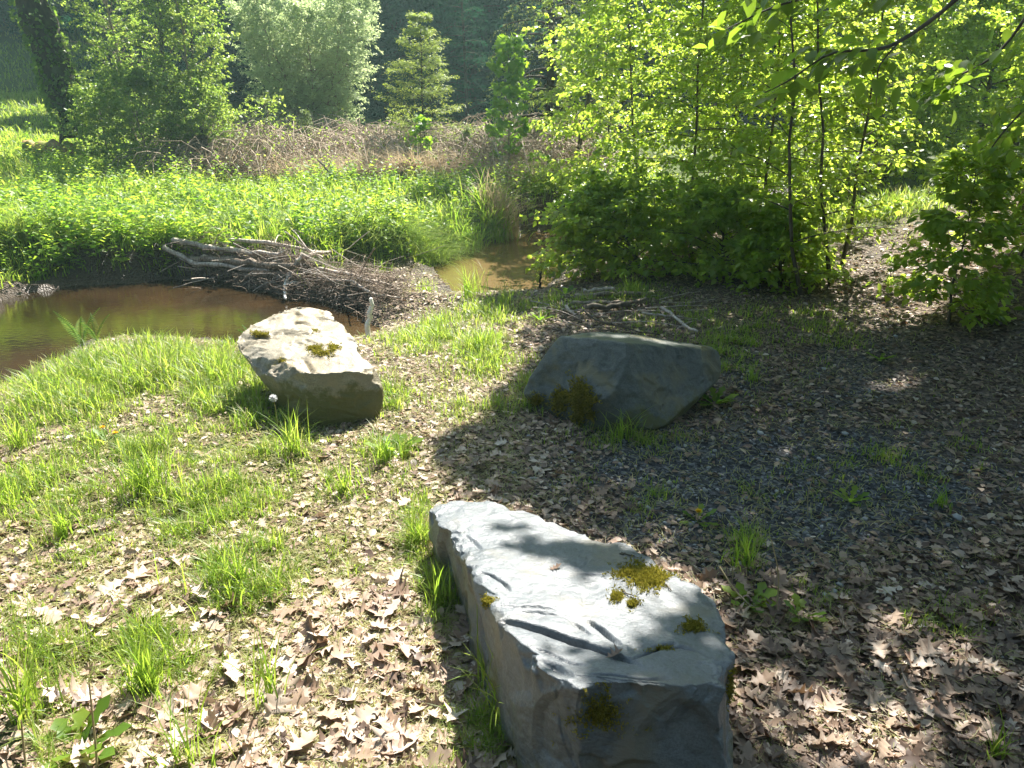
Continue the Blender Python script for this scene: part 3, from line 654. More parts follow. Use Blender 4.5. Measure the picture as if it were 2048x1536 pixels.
# thicket right of the path, farther back
FAR = [(1730, 12.5, 3.6, 1.2, 'rounded bright bush left of the grassy clearing'), (1830, 14.0, 3.9, 1.4, 'tall yellow-green bush behind the grassy clearing'), (1930, 13.2, 3.4, 1.25, 'pale green bush right of the grassy clearing'),
       (1690, 15.5, 6.0, 1.6, 'sunlit young tree rising behind the beech thicket'), (2020, 14.8, 4.6, 1.4, 'leafy tree at the far right edge behind the clearing'), (1880, 17.5, 7.0, 2.0, 'tall pale tree in the upper right behind the bushes'), (2070, 11.0, 4.2, 1.2, 'light green tree on the slope at the right edge')]
for px, y, H, sprd, lab in FAR:
    kw = dict(H=H, r0=.05, n1=54, t0=.04, Lf=lambda t, s=sprd: s * np.sin(np.pi * np.clip(.22 + .74 * t, 0, 1)) ** .7, up=lambda t: .2 + .7 * t, n2=11, L2=.6, nl=26, ll=.085, lw=.62, flat=.45, droop=.1, start=.1)
    plant_tree('young_tree', lab, 'tree', bx(px, y), [((0, 0), kw)], 'bark_l', 'beech')
# right-hand shaded saplings near the path
for px, y, H, s, lx, lab in [(1893, 5.05, 1.1, .33, .0, 'small shaded beech sapling standing right of the path'), (2020, 5.9, 2.0, .5, .05, 'slender beech sapling at the right edge with layered shaded leaves'), (2085, 7.4, 1.8, .6, 0, 'sapling on the sunlit slope behind the two shaded saplings'), (2130, 5.2, 1.9, .8, -.1, 'sapling cut by the right edge of the photo')]:
    kw = dict(H=H, r0=.010, n1=40, t0=.06, Lf=lambda t, s=s: s * (1.1 - .6 * t), up=lambda t: .1 + .6 * t, n2=8, L2=.28, nl=9, ll=.066, lw=.64, lean=(lx, 0), flat=.8, droop=.1, tmpl=T_LEAF, start=.15)
    plant_tree('beech_sapling', lab, 'sapling', bx(px, y), [((0, 0), kw)], 'bark_l', 'beech')

# left bank trees
def leaning_tree():
    b = (*bx(158, 15.5), 0); b = (b[0], b[1], tz(b[0], b[1]) - .1)
    root = thing('leaning_tree', 'thick dark tree trunk leaning left on the far bank, ivy on its lower bark', 'tree', b)
    wd, cr = Acc(), Acc(); rs = np.random.default_rng(3)
    p = [pt(165, 262, y=15.5), pt(128, 190, y=15.5), pt(98, 100, y=15.4), pt(60, 0, y=15.3), pt(20, -110, y=15.2), pt(-10, -260, y=15.0), pt(0, -420, y=15)]
    path = bez([tuple(v) for v in p], 22); rad = np.interp(np.linspace(0, 1, 22), [0, .08, .5, 1], [.42, .31, .27, .12])
    rad = rad * (1 + .06 * rs.normal(0, 1, 22))
    V, T = tubes(path[None], rad[None], 14); V = V + .03 * rs.normal(0, 1, V.shape); wd.add(V, T)
    for (t, az, L, el) in [(.45, 2.6, 1.8, .5), (.62, .3, 2.2, .5), (.75, 3.6, 2.2, .4), (.85, 1.0, 2.4, .6), (1, 2.0, 2.0, .9), (.95, -.6, 2.2, .5)]:
        i = int(t * 21); s = path[i]
        grow(rs, s, L * math.sin(el) + .6, .07, 16, .2, lambda t: .9 * (1 - .5 * t), lambda t: .3 + .2 * t, 8, .5, 10, .07, .6, lean=(L * math.cos(az), L * math.sin(az)), flat=.4, droop=.2, wood=wd, crown=cr)
    link('trunk', wd.mesh('trunk', b), M['bark'], root); link('crown', cr.mesh('crown', b, False), M['bush'], root)
    # ivy on the lower bark
    n = 2600; k = rs.integers(0, 12, n); th = rs.random(n) * 6.283; P = path[k] + (path[k + 1] - path[k]) * rs.random(n)[:, None]
    o = np.stack([np.cos(th), np.sin(th), np.zeros(n)], -1); m = rs.random(n) < (1 - k / 14)
    P = P + o * (rad[k] * 1.08)[:, None]
    V, T, r, t = inst(*T_RHOMB, P[m], (o + rs.normal(0, .5, (n, 3)) - [0, 0, .6])[m], o[m] + rs.normal(0, .4, (m.sum(), 3)), .09, .07, rs.random(m.sum()) * .5)
    link('ivy', mesh_from('ivy', V - np.array(b), T, r, t), M['bush'], root)
leaning_tree()
def bushkw(H, s, n1=34, ll=.06, nl=34, lean=(0, 0), r0=.03, flat=.3, t0=.1, L2=.5, n2=9, tone=0., lw=.62, up0=.35, prof=.16):
    return dict(H=H, r0=r0, n1=n1, t0=t0, Lf=lambda t: s * np.sin(np.pi * np.clip(prof + .80 * t, 0, 1)) ** .65, up=lambda t: up0 + .6 * t, n2=n2, L2=L2, nl=nl, ll=ll, lw=lw, lean=lean, flat=flat, droop=.12, start=.12, tone=tone)
plant_tree('alder_tree', 'alder with brown stems beside the leaning trunk, thin dark undergrowth at its foot', 'tree', bx(285, 15.8), [((0, 0), bushkw(5.0, .95, 44, .055, 22)), ((-.2, .3), bushkw(4.6, .7, 34, .055, 22, lean=(-.1, 0)))], 'twig', 'bush')
plant_tree('alder_tree', 'alder with one clear upright grey stem right of the leaning trunk', 'tree', bx(355, 14.4), [((0, 0), bushkw(5.0, 1.1, 44, .055, 22, r0=.06)), ((.3, .4), bushkw(4.6, .8, 34, .06, lean=(.2, 0)))], 'bark_l', 'bush')
plant_tree('alder_tree', 'yellow-green alder at the left side of the dark gap', 'tree', bx(410, 14.6), [((0, 0), bushkw(4.0, .75, 40, .06, 22, lean=(.2, 0), tone=.2))], 'twig', 'bush')
plant_tree('bush', 'low dark bush of twiggy growth under the left alders', 'bush', bx(300, 13.6), [((0, 0), bushkw(1.5, .9, 40, .05, r0=.02)), ((1.0, .2), bushkw(1.3, .8, 36, .05, r0=.02)), ((-.8, .3), bushkw(1.2, .8, 30, .05, r0=.02))], 'twig', 'bush')
plant_tree('young_tree', 'small bright leafy shoot arching out at the edge of the brambles', 'sapling', bx(505, 13.6), [((0, 0), bushkw(1.15, .6, 18, .06, lean=(.5, 0), r0=.015, nl=6, n2=6, tone=.2))], 'twig', 'bush')
stems = [((0, 0), bushkw(3.7, .95, 46, .07, 26, r0=.04, flat=.2, t0=.1, lw=.42, up0=.4, L2=.5))]
for k in range(9):
    a = k * .698; stems.append(((.2 * math.cos(a), .2 * math.sin(a)), bushkw(3.0 - .35 * (k % 2), .85, 44, .07, 24, lean=(1.15 * math.cos(a), 1.1 * math.sin(a)), r0=.03, flat=.2, t0=.08, lw=.42, up0=.4, L2=.5)))
plant_tree('willow_bush', 'big rounded pale silvery green willow in full sun before the dark wood', 'bush', bx(635, 18.0), stems, 'twig', 'willow')

# conifers
def conifer(name, label, base, H, s, n1, leaf, ll=.05, n2=12, nl=16, t0=.05, droop=.25, up0=.15, prof=.8, r0=.05, tiers=0):
    kw = dict(H=H, r0=r0, n1=n1, t0=t0, Lf=lambda t: s * (1.03 - t) ** prof, up=lambda t: up0 + .5 * t, n2=n2, L2=.36 * s, nl=nl, ll=ll, lw=.22, flat=.85, droop=droop, wig=.01, spread=55, start=.08, tiers=tiers)
    return plant_tree(name, label, 'tree', base, [((0, 0), kw)], 'bark', leaf)
conifer('fir_sapling', 'young fir with flat tiers of yellow-green branches standing alone before the dark wood', bx(850, 14.2), 2.62, 1.05, 52, 'young_fir', .06, 14, 20, .14, .05, .12, .75, .03, 9)
conifer('spruce_tree', 'olive green spruce with drooping grey branches left of the beech thicket', bx(1095, 15.6), 6.5, 1.5, 90, 'fir', .06, 12, 14, .06, .45, .1, .7, .09)
conifer('spruce_tree', 'narrow dark spruce behind the fir sapling', bx(935, 21), 6.0, 1.1, 70, 'dark', .08, 10, 12, .03, .3, .1)
conifer('spruce_tree', 'small young spruce poking out of the brambles', bx(935, 13.4), .75, .3, 22, 'fir', .05, 8, 12, .05, .05, .5, .8, .012)
conifer('spruce_tree', 'stubby yellow-green young conifer beside the willow', bx(622, 14.8), .9, .35, 26, 'fir', .05, 8, 12, .05, .05, .5, .8, .012)
plant_tree('birch_tree', 'slim light green birch growing against the spruce', 'tree', bx(1150, 13.6), [((0, 0), bushkw(5.2, 1.0, 46, .06, lean=(.15, 0), r0=.04, tone=.25))], 'bark_l', 'bush')
def maple(label, px, y, H, s, n1, tone=.0):
    kw = dict(H=H, r0=.018, n1=n1, t0=.12, Lf=lambda t: s * (1.05 - .7 * t), up=lambda t: .3 + .6 * t, n2=6, L2=.2, nl=6, ll=.105 if s > .4 else .075, lw=.95, flat=.6, droop=.1, tmpl=T_STAR, start=.4, tone=tone)
    plant_tree('maple_sapling', label, 'sapling', bx(px, y), [((0, 0), kw)], 'twig', 'maple')
maple('bright lime green maple sapling between the fir sapling and the thicket', 1022, 12.6, 2.0, .52, 30)
maple('knee-high maple shoot in front of the fir sapling', 845, 12.8, .95, .2, 14)

# far wood: one mass of dark trees
def wood():
    wd, cr = Acc(), Acc(); rs = np.random.default_rng(11)
    for k in range(112):
        y = [24.2, 26.5, 29, 33][k % 4] + rs.uniform(-1.0, 1.0); x = (-1 + 2 * ((k * .618) % 1)) * y * .85; H = rs.uniform(4.6, 6.2) + 1.3 * (k % 4); z = tz(x, y) - .2
        if x < -11.5 and y < 32: y = 31.5 + rs.uniform(-.6, 2); z = tz(x, y)
        s = rs.uniform(1.8, 2.8); nb = 64
        grow(rs, (x, y, z), H, .12, nb, .02, (lambda t, s=s: s * (1.03 - t) ** .6), lambda t: -.05 + .5 * t, 9, .95, 20, .20, .45, flat=.4, droop=.3, wood=wd, crown=cr)
    tag(link('woodland_trunks', wd.mesh('woodland_trunks'), M['bark']), 'bare dark trunks and limbs inside the far wood', 'woodland', kind='stuff')
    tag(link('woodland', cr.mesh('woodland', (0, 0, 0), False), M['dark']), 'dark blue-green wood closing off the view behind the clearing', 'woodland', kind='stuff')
wood()
def wood_sky_blocker():  # trees added out of view behind the camera to dim the sky light
    wd, cr = Acc(), Acc(); rs = np.random.default_rng(19)
    for k in range(26):
        a = -1.25 + 2.5 * k / 25 + rs.normal(0, .04); d = [6.5, 9.5][k % 2] + rs.uniform(-.8, .8); x, y = d * math.sin(a) * 1.1, -d * math.cos(a) - 1.2
        H = rs.uniform(7, 10); s = rs.uniform(1.6, 2.4)
        grow(rs, (x, y, 0), H, .12, 40, .02, (lambda t, s=s: s * np.sin(np.pi * np.clip(.2 + .76 * t, 0, 1)) ** .6), lambda t: .1 + .5 * t, 8, .9, 14, .20, .6, flat=.4, wood=wd, crown=cr)
    tag(link('woodland_trunks', wd.mesh('woodland_trunks'), M['bark']), 'trunks of the unseen wood added behind the photographer to block sky light', 'woodland', kind='stuff')
    tag(link('woodland', cr.mesh('woodland', (0, 0, 0), False), M['dark']), 'unseen wood added behind the photographer to block sky light', 'woodland', kind='stuff')
wood_sky_blocker()

# ------------------------------------------------------------------ shade canopy of the off-frame trees
SHADE_POLY = [(1130, 655), (1110, 670), (1080, 690), (1000, 770), (975, 840), (880, 880), (840, 930), (930, 990), (1010, 1010), (1130, 1050), (1290, 1095), (1400, 1170), (1460, 1240), (1490, 1400), (1440, 1560), (1100, 1720), (1300, 2400), (3600, 2400), (3600, 470), (2048, 520), (1960, 610), (1830, 665), (1700, 665), (1500, 665)]
HOLES = [(1760, 560, 90, 70, 1), (1860, 745, 50, 18, 1), (1780, 770, 60, 12, 1), (1900, 735, 40, 14, 1), (1700, 690, 40, 10, .8), (1520, 668, 34, 9, .9), (1590, 640, 30, 8, .7), (1260, 620, 100, 25, .9), (1400, 610, 60, 20, .8), (1350, 640, 40, 10, .7),
         (1630, 1395, 75, 48, 1), (1810, 1320, 105, 36, 1), (1830, 1430, 85, 50, 1), (1770, 1250, 65, 24, 1), (1700, 1460, 90, 45, 1), (1930, 1300, 80, 26, 1), (1560, 1330, 40, 24, .9), (1530, 1460, 40, 30, .8), (1740, 1060, 45, 14, .8), (1500, 1020, 40, 12, .6), (1960, 990, 40, 14, .8), (1850, 1120, 30, 12, .9), (1980, 1090, 40, 14, .7), (1760, 1520, 150, 40, 1), (1960, 1480, 70, 30, .7), (1870, 540, 60, 50, .8), (2000, 640, 40, 30, .5), (1930, 860, 40, 12, .5),
         (1270, 676, 80, 10, .9), (1080, 960, 80, 25, .35), (1190, 1010, 40, 12, .6), (1950, 480, 120, 40, 1), (2000, 540, 90, 40, 1)]
# patches of shade lying on the slab top (px, py, rx, ry), z about .25
SLAB_SHADE = [(1060, 1068, 34, 9), (1130, 1080, 60, 17), (1200, 1095, 60, 22), (1180, 1130, 40, 14), (1250, 1115, 45, 20), (1200, 1110, 50, 20), (1400, 1215, 30, 16), (1420, 1250, 30, 20), (1360, 1275, 34, 12), (1430, 1290, 30, 22), (1340, 1340, 60, 18), (1400, 1370, 50, 14), (1240, 1372, 50, 10), (1160, 1395, 60, 14), (1010, 1020, 26, 7)]
def canopy():
    rs = np.random.default_rng(5); POLY = np.array([tuple(map(float, p)) for p in SHADE_POLY])
    roots = [Vector((4.9, 7.2, 0)), Vector((4.6, 3.2, 0)), Vector((3.4, -1.5, 0))]
    labels = ['beech tree just outside the right edge whose branches shade the path', 'beech tree outside the right edge shading the dark boulder', 'tree behind the photographer on the right shading the nearest slab']
    S = np.array(SUN)
    # candidate clusters by ground target
    n = 7400; gx = rs.uniform(-.6, 7.5, n); gy = rs.uniform(-1.5, 9.5, n); h = rs.uniform(3.9, 8.2, n)
    px, py = proj(gx, gy, np.zeros(n)); py = np.where(gy < .3, 2300, py)
    ok = inside(px, py, POLY) | ((gy < .9) & (gx > .5))
    dens = np.where(blob(px, py, [(a, b, c * 1.25, d * 1.6, e) for a, b, c, d, e in HOLES]) > .5, .25, 1)
    ok &= rs.random(n) < dens * np.where((py > 1180) & (py < 1600), .55, .9)
    gx, gy, h = gx[ok], gy[ok], h[ok]
    # slab shade spots
    sx, sy = [], []
    for a, b, c, d in SLAB_SHADE:
        for _ in range(3):
            p = pt(a + rs.uniform(-.5, .5) * c, b + rs.uniform(-.5, .5) * d, z=.25); sx.append(p.x); sy.append(p.y)
    m = len(sx); k0 = len(gx)
    Pg = np.stack([np.r_[gx, sx], np.r_[gy, sy], np.r_[np.zeros(k0), np.full(m, .25)]], -1); hh = np.r_[h, rs.uniform(3.6, 5.5, m)]
    C = Pg + S[None] * (hh / S[2])[:, None]
    # stay out of the picture: nothing this low in front of the lens
    who = np.argmin([np.hypot(C[:, 0] - r.x, C[:, 1] - r.y) + (4 * i if i == 9 else 0) for i, r in enumerate(roots)], axis=0)
    for i, r in enumerate(roots):
        c = C[who == i]; isl = np.arange(len(C))[who == i] >= k0
        if not len(c): continue
        z0 = tz(r.x, r.y) - .1; b = (r.x, r.y, z0)
        root = thing('beech_tree', labels[i], 'tree', b)
        wd, cr = Acc(), Acc()
        tr = bez([(r.x, r.y, z0), (r.x + .1, r.y + .1, 2.2), (r.x - .05, r.y + .2, 4.5), (r.x, r.y + .1, 8.5)], 14)
        V, T = tubes(tr[None], np.linspace(.17, .05, 14)[None], 9); wd.add(V, T)
        # limbs: each cluster hangs on a limb drawn from the trunk
        order = rs.permutation(len(c)); L = c[order[:38]]
        st = np.stack([np.interp(L[:, 2] * .62, tr[:, 2], tr[:, q]) for q in range(3)], -1); st[:, 2] = np.maximum(L[:, 2] * .62, 2.6)
        s = np.linspace(0, 1, 7)[None, :, None]; B = st[:, None] * (1 - s) + L[:, None] * s; B[..., 2] += .35 * np.sin(s[..., 0] * np.pi)
        V, T = tubes(B, (.032 * (1 - .85 * s[..., 0])) * np.ones((len(L), 1)), 4); wd.add(V, T)
        Q = B[:, 2:].reshape(-1, 3)
        nb = np.array([np.argmin(((Q - p) ** 2).sum(1)) for p in c]); st = Q[nb]
        keep = np.linalg.norm(st - c, axis=1) < 1.6
        s = np.linspace(0, 1, 5)[None, :, None]; TW = st[:, None] * (1 - s) + c[:, None] * s; TW[..., 2] += .06 * np.sin(s[..., 0] * np.pi)
        V, T = tubes(TW, (.006 * (1 - .7 * s[..., 0])) * np.ones((len(c), 1)), 3); wd.add(V, T)
        nl = 30; n_ = len(c); P = np.repeat(c, nl, 0); rad = np.where(isl, .10, .24); P = P + rs.normal(0, 1, P.shape) * np.repeat(rad, nl)[:, None] * np.array([1, 1, .35])
        # crown shaped for its dapple: leaves shading a wanted sun spot are dropped
        q = P - S[None] * ((P[:, 2] - .02) / S[2])[:, None]; qx, qy = proj(q[:, 0], q[:, 1], np.zeros(len(q))); qy = np.where(q[:, 1] < .3, 2300, qy)
        hole = blob(qx, qy, HOLES) > .42
        q2 = P - S[None] * ((P[:, 2] - .27) / S[2])[:, None]; sx_, sy_ = proj(q2[:, 0], q2[:, 1], np.full(len(q), .27))
        SL = np.array([(a, b) for a, b, _ in top], float); SL = np.vstack([SL])
        onslab = inside(sx_, sy_, SL) & (blob(sx_, sy_, [(a, b, c_, d_, 1) for a, b, c_, d_ in SLAB_SHADE]) < .3)
        hole |= onslab
        hole |= (~inside(qx, qy, POLY)) & (blob(sx_, sy_, [(a, b, c_ * 1.3, d_ * 1.3, 1) for a, b, c_, d_ in SLAB_SHADE]) < .3) & (q[:, 1] > .6)
        q3 = P - S[None] * ((P[:, 2] - .34) / S[2])[:, None]; bx_, by_ = proj(q3[:, 0], q3[:, 1], np.full(len(q3), .34)); hole |= blob(bx_, by_, [(1290, 673, 120, 13, 1)]) > .35
        # keep clear of the camera's view
        vx, vy = proj(P[:, 0], P[:, 1], P[:, 2]); hole |= (vx > -60) & (vx < 2108) & (vy > -40) & (P[:, 1] > 0)
        keep = ~hole
        P = P[keep]; n_ = len(P)
        D = rs.normal(0, 1, (n_, 3)) * [1, 1, .3]; N = np.array([0, 0, 1.]) + rs.normal(0, .35, (n_, 3)); l = rs.uniform(.06, .1, n_)
        V, T, r_, t_ = inst(*T_LEAF, P, D, N, l, l * .65, rs.random(n_)); cr.add(V, T, r_, t_)
        link('trunk', wd.mesh('trunk', b), M['bark_l'], root); link('crown', cr.mesh('crown', b, False), M['canopy'], root)
canopy()

# overhanging branch at the top right, close to the lens
def overhang():
    root = thing('overhanging_branch', 'dark leafy branch hanging down close to the lens in the upper right', 'branch', pt(2300, -500, y=2.6))
    wd, cr = Acc(), Acc(); rs = np.random.default_rng(8); off = tuple(root.location)
    paths = [[(2300, -500, 2.6), (2080, -170, 2.6), (1905, 5, 2.6), (1800, 82, 2.55), (1742, 100, 2.5), (1660, 108, 2.45), (1580, 160, 2.4), (1530, 185, 2.4)],
             [(2080, -170, 2.6), (1900, -60, 2.5), (1700, -20, 2.4), (1560, 10, 2.35), (1450, 60, 2.3)],
             [(2300, -500, 2.6), (2150, -150, 2.9), (2060, 20, 3.0), (1990, 110, 3.0), (1900, 160, 3.0), (1850, 190, 3.0)],
             [(2300, -300, 3.0), (2200, 0, 3.2), (2100, 160, 3.2), (2010, 260, 3.2), (1960, 330, 3.2)],
             [(1800, 82, 2.55), (1760, 130, 2.5), (1755, 170, 2.5), (1752, 210, 2.5)]]
    for j, pl in enumerate(paths):
        pw = bez([tuple(pt(a, b, y=c)) for a, b, c in pl], 24)
        V, T = tubes(pw[None], np.linspace(.009 if j < 4 else .003, .0015, 24)[None], 6); wd.add(V, T)
        n = 70 if j != 4 else 14; s = rs.uniform([.5, .35, .45, .4, .1][j], 1.02, n); f = np.clip(s, 0, .999) * 23; k = f.astype(int); f = (f - k)[:, None]
        P = pw[k] * (1 - f) + pw[np.minimum(k + 1, 23)] * f; tg = nrm(pw[np.minimum(k + 1, 23)] - pw[k])
        P = P + rs.normal(0, .05, P.shape) * [1, 1, .55]
        D = tg + rs.normal(0, .5, (n, 3)) - [0, 0, .25]; N = np.array([.1, .3, 1.]) + rs.normal(0, .3, (n, 3)); l = rs.uniform(.04, .07, n)
        V, T, r, t = inst(*T_LEAF, P, D, N, l, l * .62, rs.random(n) * .5); cr.add(V, T, r, t)
    link('twigs', wd.mesh('twigs', off), M['bark_l'], root); link('leaves', cr.mesh('leaves', off), M['shade_leaf'], root)
overhang()

# ------------------------------------------------------------------ ground cover
def scatter_polar(n, r0, r1, a0=-40, a1=40):
    r = r0 * (r1 / r0) ** rng.random(n); a = np.radians(rng.uniform(a0, a1, n)); return r * np.sin(a), r * np.cos(a), r
def blades(x, y, z, H, W, lean, rnd, segs=3):
    n = len(x); az = rng.uniform(0, 2 * np.pi, n); D = np.stack([np.cos(az), np.sin(az), np.zeros(n)], -1); fa = az + rng.uniform(-.6, .6, n) + np.pi / 2
    S = np.stack([np.cos(fa), np.sin(fa), np.zeros(n)], -1); B = np.stack([x, y, z], -1)
    t = np.linspace(0, 1, segs + 1); rows = []
    for k in range(segs):
        c = B + D * (lean * H * t[k] ** 2)[:, None]; c[:, 2] += H * (t[k] - .35 * lean * t[k] ** 2); wd = (W * (1 - .75 * t[k] ** 1.5))[:, None] * .5
        rows += [c - S * wd, c + S * wd]
    c = B + D * (lean * H)[:, None]; c[:, 2] += H * (1 - .35 * lean); rows.append(c)
    V = np.stack(rows, 1); k = V.shape[1]; tr = []
    for i in range(segs - 1): a = 2 * i; tr += [[a, a + 1, a + 3], [a, a + 3, a + 2]]
    a = 2 * (segs - 1); tr += [[a, a + 1, a + 2]]
    T = (np.array(tr)[None] + (np.arange(n) * k)[:, None, None]).reshape(-1, 3)
    tt = np.tile(np.r_[np.repeat(t[:-1], 2), 1], n)
    return V.reshape(-1, 3), T, np.repeat(rnd, k), tt
def tuft_positions(cx_, cy_, n, rad):
    a = rng.uniform(0, 6.283, n); r = rad * np.abs(rng.normal(0, .6, n)); return cx_ + r * np.cos(a), cy_ + r * np.sin(a)

def near_grass():
    A_ = Acc()
    x, y, r = scatter_polar(900000, 1.15, 13)
    ns, dd, g, gr, px, py = masks(x, y)
    clump = fbm(x * 11, y * 11, 41, 3)
    p = (g ** 1.3) * np.clip((clump - .36) * 4.5, .05, 1) * .75
    p = np.where(dd < .02, p * .3, p); ins = inside(x, y, pool) | inside(x, y, chan)
    k = ns & ~ins & (rng.random(len(x)) < p * .85) 
    x, y, r, g, px, py, cl = x[k], y[k], r[k], g[k], px[k], py[k], clump[k]
    n = len(x); H = (.03 + .085 * g * np.clip(cl * 1.6, .4, 1.2)) * rng.uniform(.5, 1.5, n); shade = px > 1120; H = np.where(shade, H * .75, H)
    H = np.where((px > 1650) & (py < 480), H * 2.2, H); H = np.where(py > 860, H * .8, H); H = np.where((px < 470) & (py < 770), H * 1.4, H)
    mossy = blob(px, py, [(430, 895, 100, 32, 1), (520, 940, 60, 25, 1)]) > .4; H = np.where(mossy, H * .35, H)
    rnd = np.clip(rng.normal(.42, .19, n) + np.where(rng.random(n) < .12, .5, 0) + np.where(mossy, .2, 0), 0, 1)
    A_.add(*blades(x, y, terr(x, y), H, (.0021 + .0008 * r) * rng.uniform(.6, 1.4, n), rng.uniform(.1, 1.3, n), rnd))
    # fine dead thatch among it
    x, y, r = scatter_polar(260000, 1.15, 9); ns, dd, g, gr, px, py = masks(x, y); ins = inside(x, y, pool) | inside(x, y, chan)
    k = ns & ~ins & (dd > .1) & (rng.random(len(x)) < .12 + .35 * (px < 1050)); x, y, r = x[k], y[k], r[k]; n = len(x)
    A_.add(*blades(x, y, terr(x, y) + .004, rng.uniform(.015, .04, n), .0022 + .0007 * r, rng.uniform(1, 2.6, n), rng.uniform(.8, 1, n)))
    tag(link('grass', A_.mesh('grass'), M['grass']), 'short green grass growing through the leaf litter', 'grass', kind='stuff')
near_grass()

# oak leaves
def oak_template(seed):
    rs = np.random.default_rng(seed)
    half = [(.012, 0), (.03, .12), (.16, .20), (.30, .24), (.15, .33), (.20, .40), (.46, .50), (.20, .56), (.22, .64), (.40, .76), (.14, .80), (.10, .90), (0.0, 1.0)]
    half = [(a * rs.uniform(.85, 1.15), b) for a, b in half]; k = len(half); c1, c2, c3 = rs.uniform(-.9, 1.6), rs.uniform(-.5, .5), rs.uniform(-.25, .5)
    def Z(x, y): return c1 * x * x + c2 * x * (y - .3) * .7 + c3 * (y - .5) ** 2 + .05 * math.sin(y * 14 + seed) * abs(x) * 2
    v = [(0, b, Z(0, b)) for a, b in half]; R_ = [(a, b, Z(a, b)) for a, b in half]; L_ = [(-a * rs.uniform(.85, 1.1), b, Z(-a, b)) for a, b in half]
    t = []
    for i in range(k - 1):
        t += [[i, k + i, k + i + 1], [i, k + i + 1, i + 1], [i, 2 * k + i + 1, 2 * k + i], [i, i + 1, 2 * k + i + 1]]
    return np.array(v + R_ + L_, float), np.array(t)
def litter():
    A_ = Acc()
    def put(x, y, L, lift, tilt, rn, simple=False):
        n = len(x); P = np.stack([x, y, terr(x, y) + lift], -1); a = rng.uniform(0, 6.283, n); D = np.stack([np.cos(a), np.sin(a), rng.normal(0, tilt * .6, n)], -1)
        N = np.array([0, 0, 1.]) + rng.normal(0, tilt, (n, 3)); P = P - nrm(D) * (L * .5)[:, None]
        W = L * rng.uniform(.6, 1.0, n)
        if simple: A_.add(*inst(*T_LEAF, P, D, N, L, W * .7, rn)); return
        v = rng.integers(0, 10, n)
        for s in range(10):
            m = v == s
            if m.any(): A_.add(*inst(*oak_template(s), P[m], D[m], N[m], L[m], W[m], rn[m]))
    def sel(n, r0, r1, fn):
        x, y, r = scatter_polar(n, r0, r1, -42, 46); ns, dd, g, gr, px, py = masks(x, y); ins = inside(x, y, pool) | inside(x, y, chan)
        k = ns & ~ins & (dd > .12) & (rng.random(n) < fn(g, gr, px, py, r)); return x[k], y[k], r[k], px[k], py[k]
    near = lambda g, gr, px, py, r: np.clip(1 - 1.15 * g, .05, 1) * np.clip(1 - .93 * gr, .03, 1) * np.where(py > 1150, .8, np.clip((py - 500) / 650, .25, .8) * np.where(px < 850, .45, 1))
    x, y, r, px, py = sel(8200, 1.15, 4.2, near); n = len(x)
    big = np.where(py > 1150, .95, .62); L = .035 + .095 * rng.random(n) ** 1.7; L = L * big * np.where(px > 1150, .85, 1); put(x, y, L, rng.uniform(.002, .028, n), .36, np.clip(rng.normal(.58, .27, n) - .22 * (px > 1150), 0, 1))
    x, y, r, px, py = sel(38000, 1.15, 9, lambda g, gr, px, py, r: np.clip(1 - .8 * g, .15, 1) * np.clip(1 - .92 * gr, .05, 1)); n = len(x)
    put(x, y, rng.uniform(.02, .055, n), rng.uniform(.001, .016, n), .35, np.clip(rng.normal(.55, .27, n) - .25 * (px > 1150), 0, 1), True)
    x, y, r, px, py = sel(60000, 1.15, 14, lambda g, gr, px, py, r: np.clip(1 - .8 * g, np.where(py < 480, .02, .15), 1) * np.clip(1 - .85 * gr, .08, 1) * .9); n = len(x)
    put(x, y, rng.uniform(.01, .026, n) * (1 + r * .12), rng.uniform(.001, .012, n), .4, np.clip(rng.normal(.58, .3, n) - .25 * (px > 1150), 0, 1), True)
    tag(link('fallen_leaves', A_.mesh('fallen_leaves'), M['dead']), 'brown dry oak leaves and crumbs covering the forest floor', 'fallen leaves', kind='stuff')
litter()

def gravel():
    A_ = Acc(); x, y, r = scatter_polar(60000, 1.3, 9, -30, 44); ns, dd, g, gr, px, py = masks(x, y)
    k = ns & (dd > .1) & (rng.random(len(x)) < gr * .85 + .012); x, y, r = x[k], y[k], r[k]; n = len(x)
    bm = bmesh.new(); bmesh.ops.create_icosphere(bm, subdivisions=1, radius=.5); tv = np.array([v.co[:] for v in bm.verts]); tt = np.array([[v.index for v in f.verts] for f in bm.faces]); bm.free()
    tv = tv * (1 + .2 * np.random.default_rng(2).normal(0, 1, tv.shape)); tv[:, 2] *= .55
    s = np.exp(rng.normal(math.log(.009), .45, n)); a = rng.uniform(0, 6.283, n)
    D = np.stack([np.cos(a), np.sin(a), rng.normal(0, .2, n)], -1)
    A_.add(*inst(tv, tt, np.stack([x, y, terr(x, y) + s * .1], -1), D, np.array([0, 0, 1.]) + rng.normal(0, .2, (n, 3)), s * 1.3, s, rng.random(n)))
    m = leaf_mat('grey_pebbles', [(.06, .062, .068), (.12, .125, .13), (.22, .22, .225), (.38, .37, .36)], [(.1, .1, .1)] * 4, 0.0, .6, .4)
    tag(link('gravel', A_.mesh('gravel', smooth=False), m), 'dark grey slate chips and small stones on the path', 'gravel', kind='stuff')
gravel()

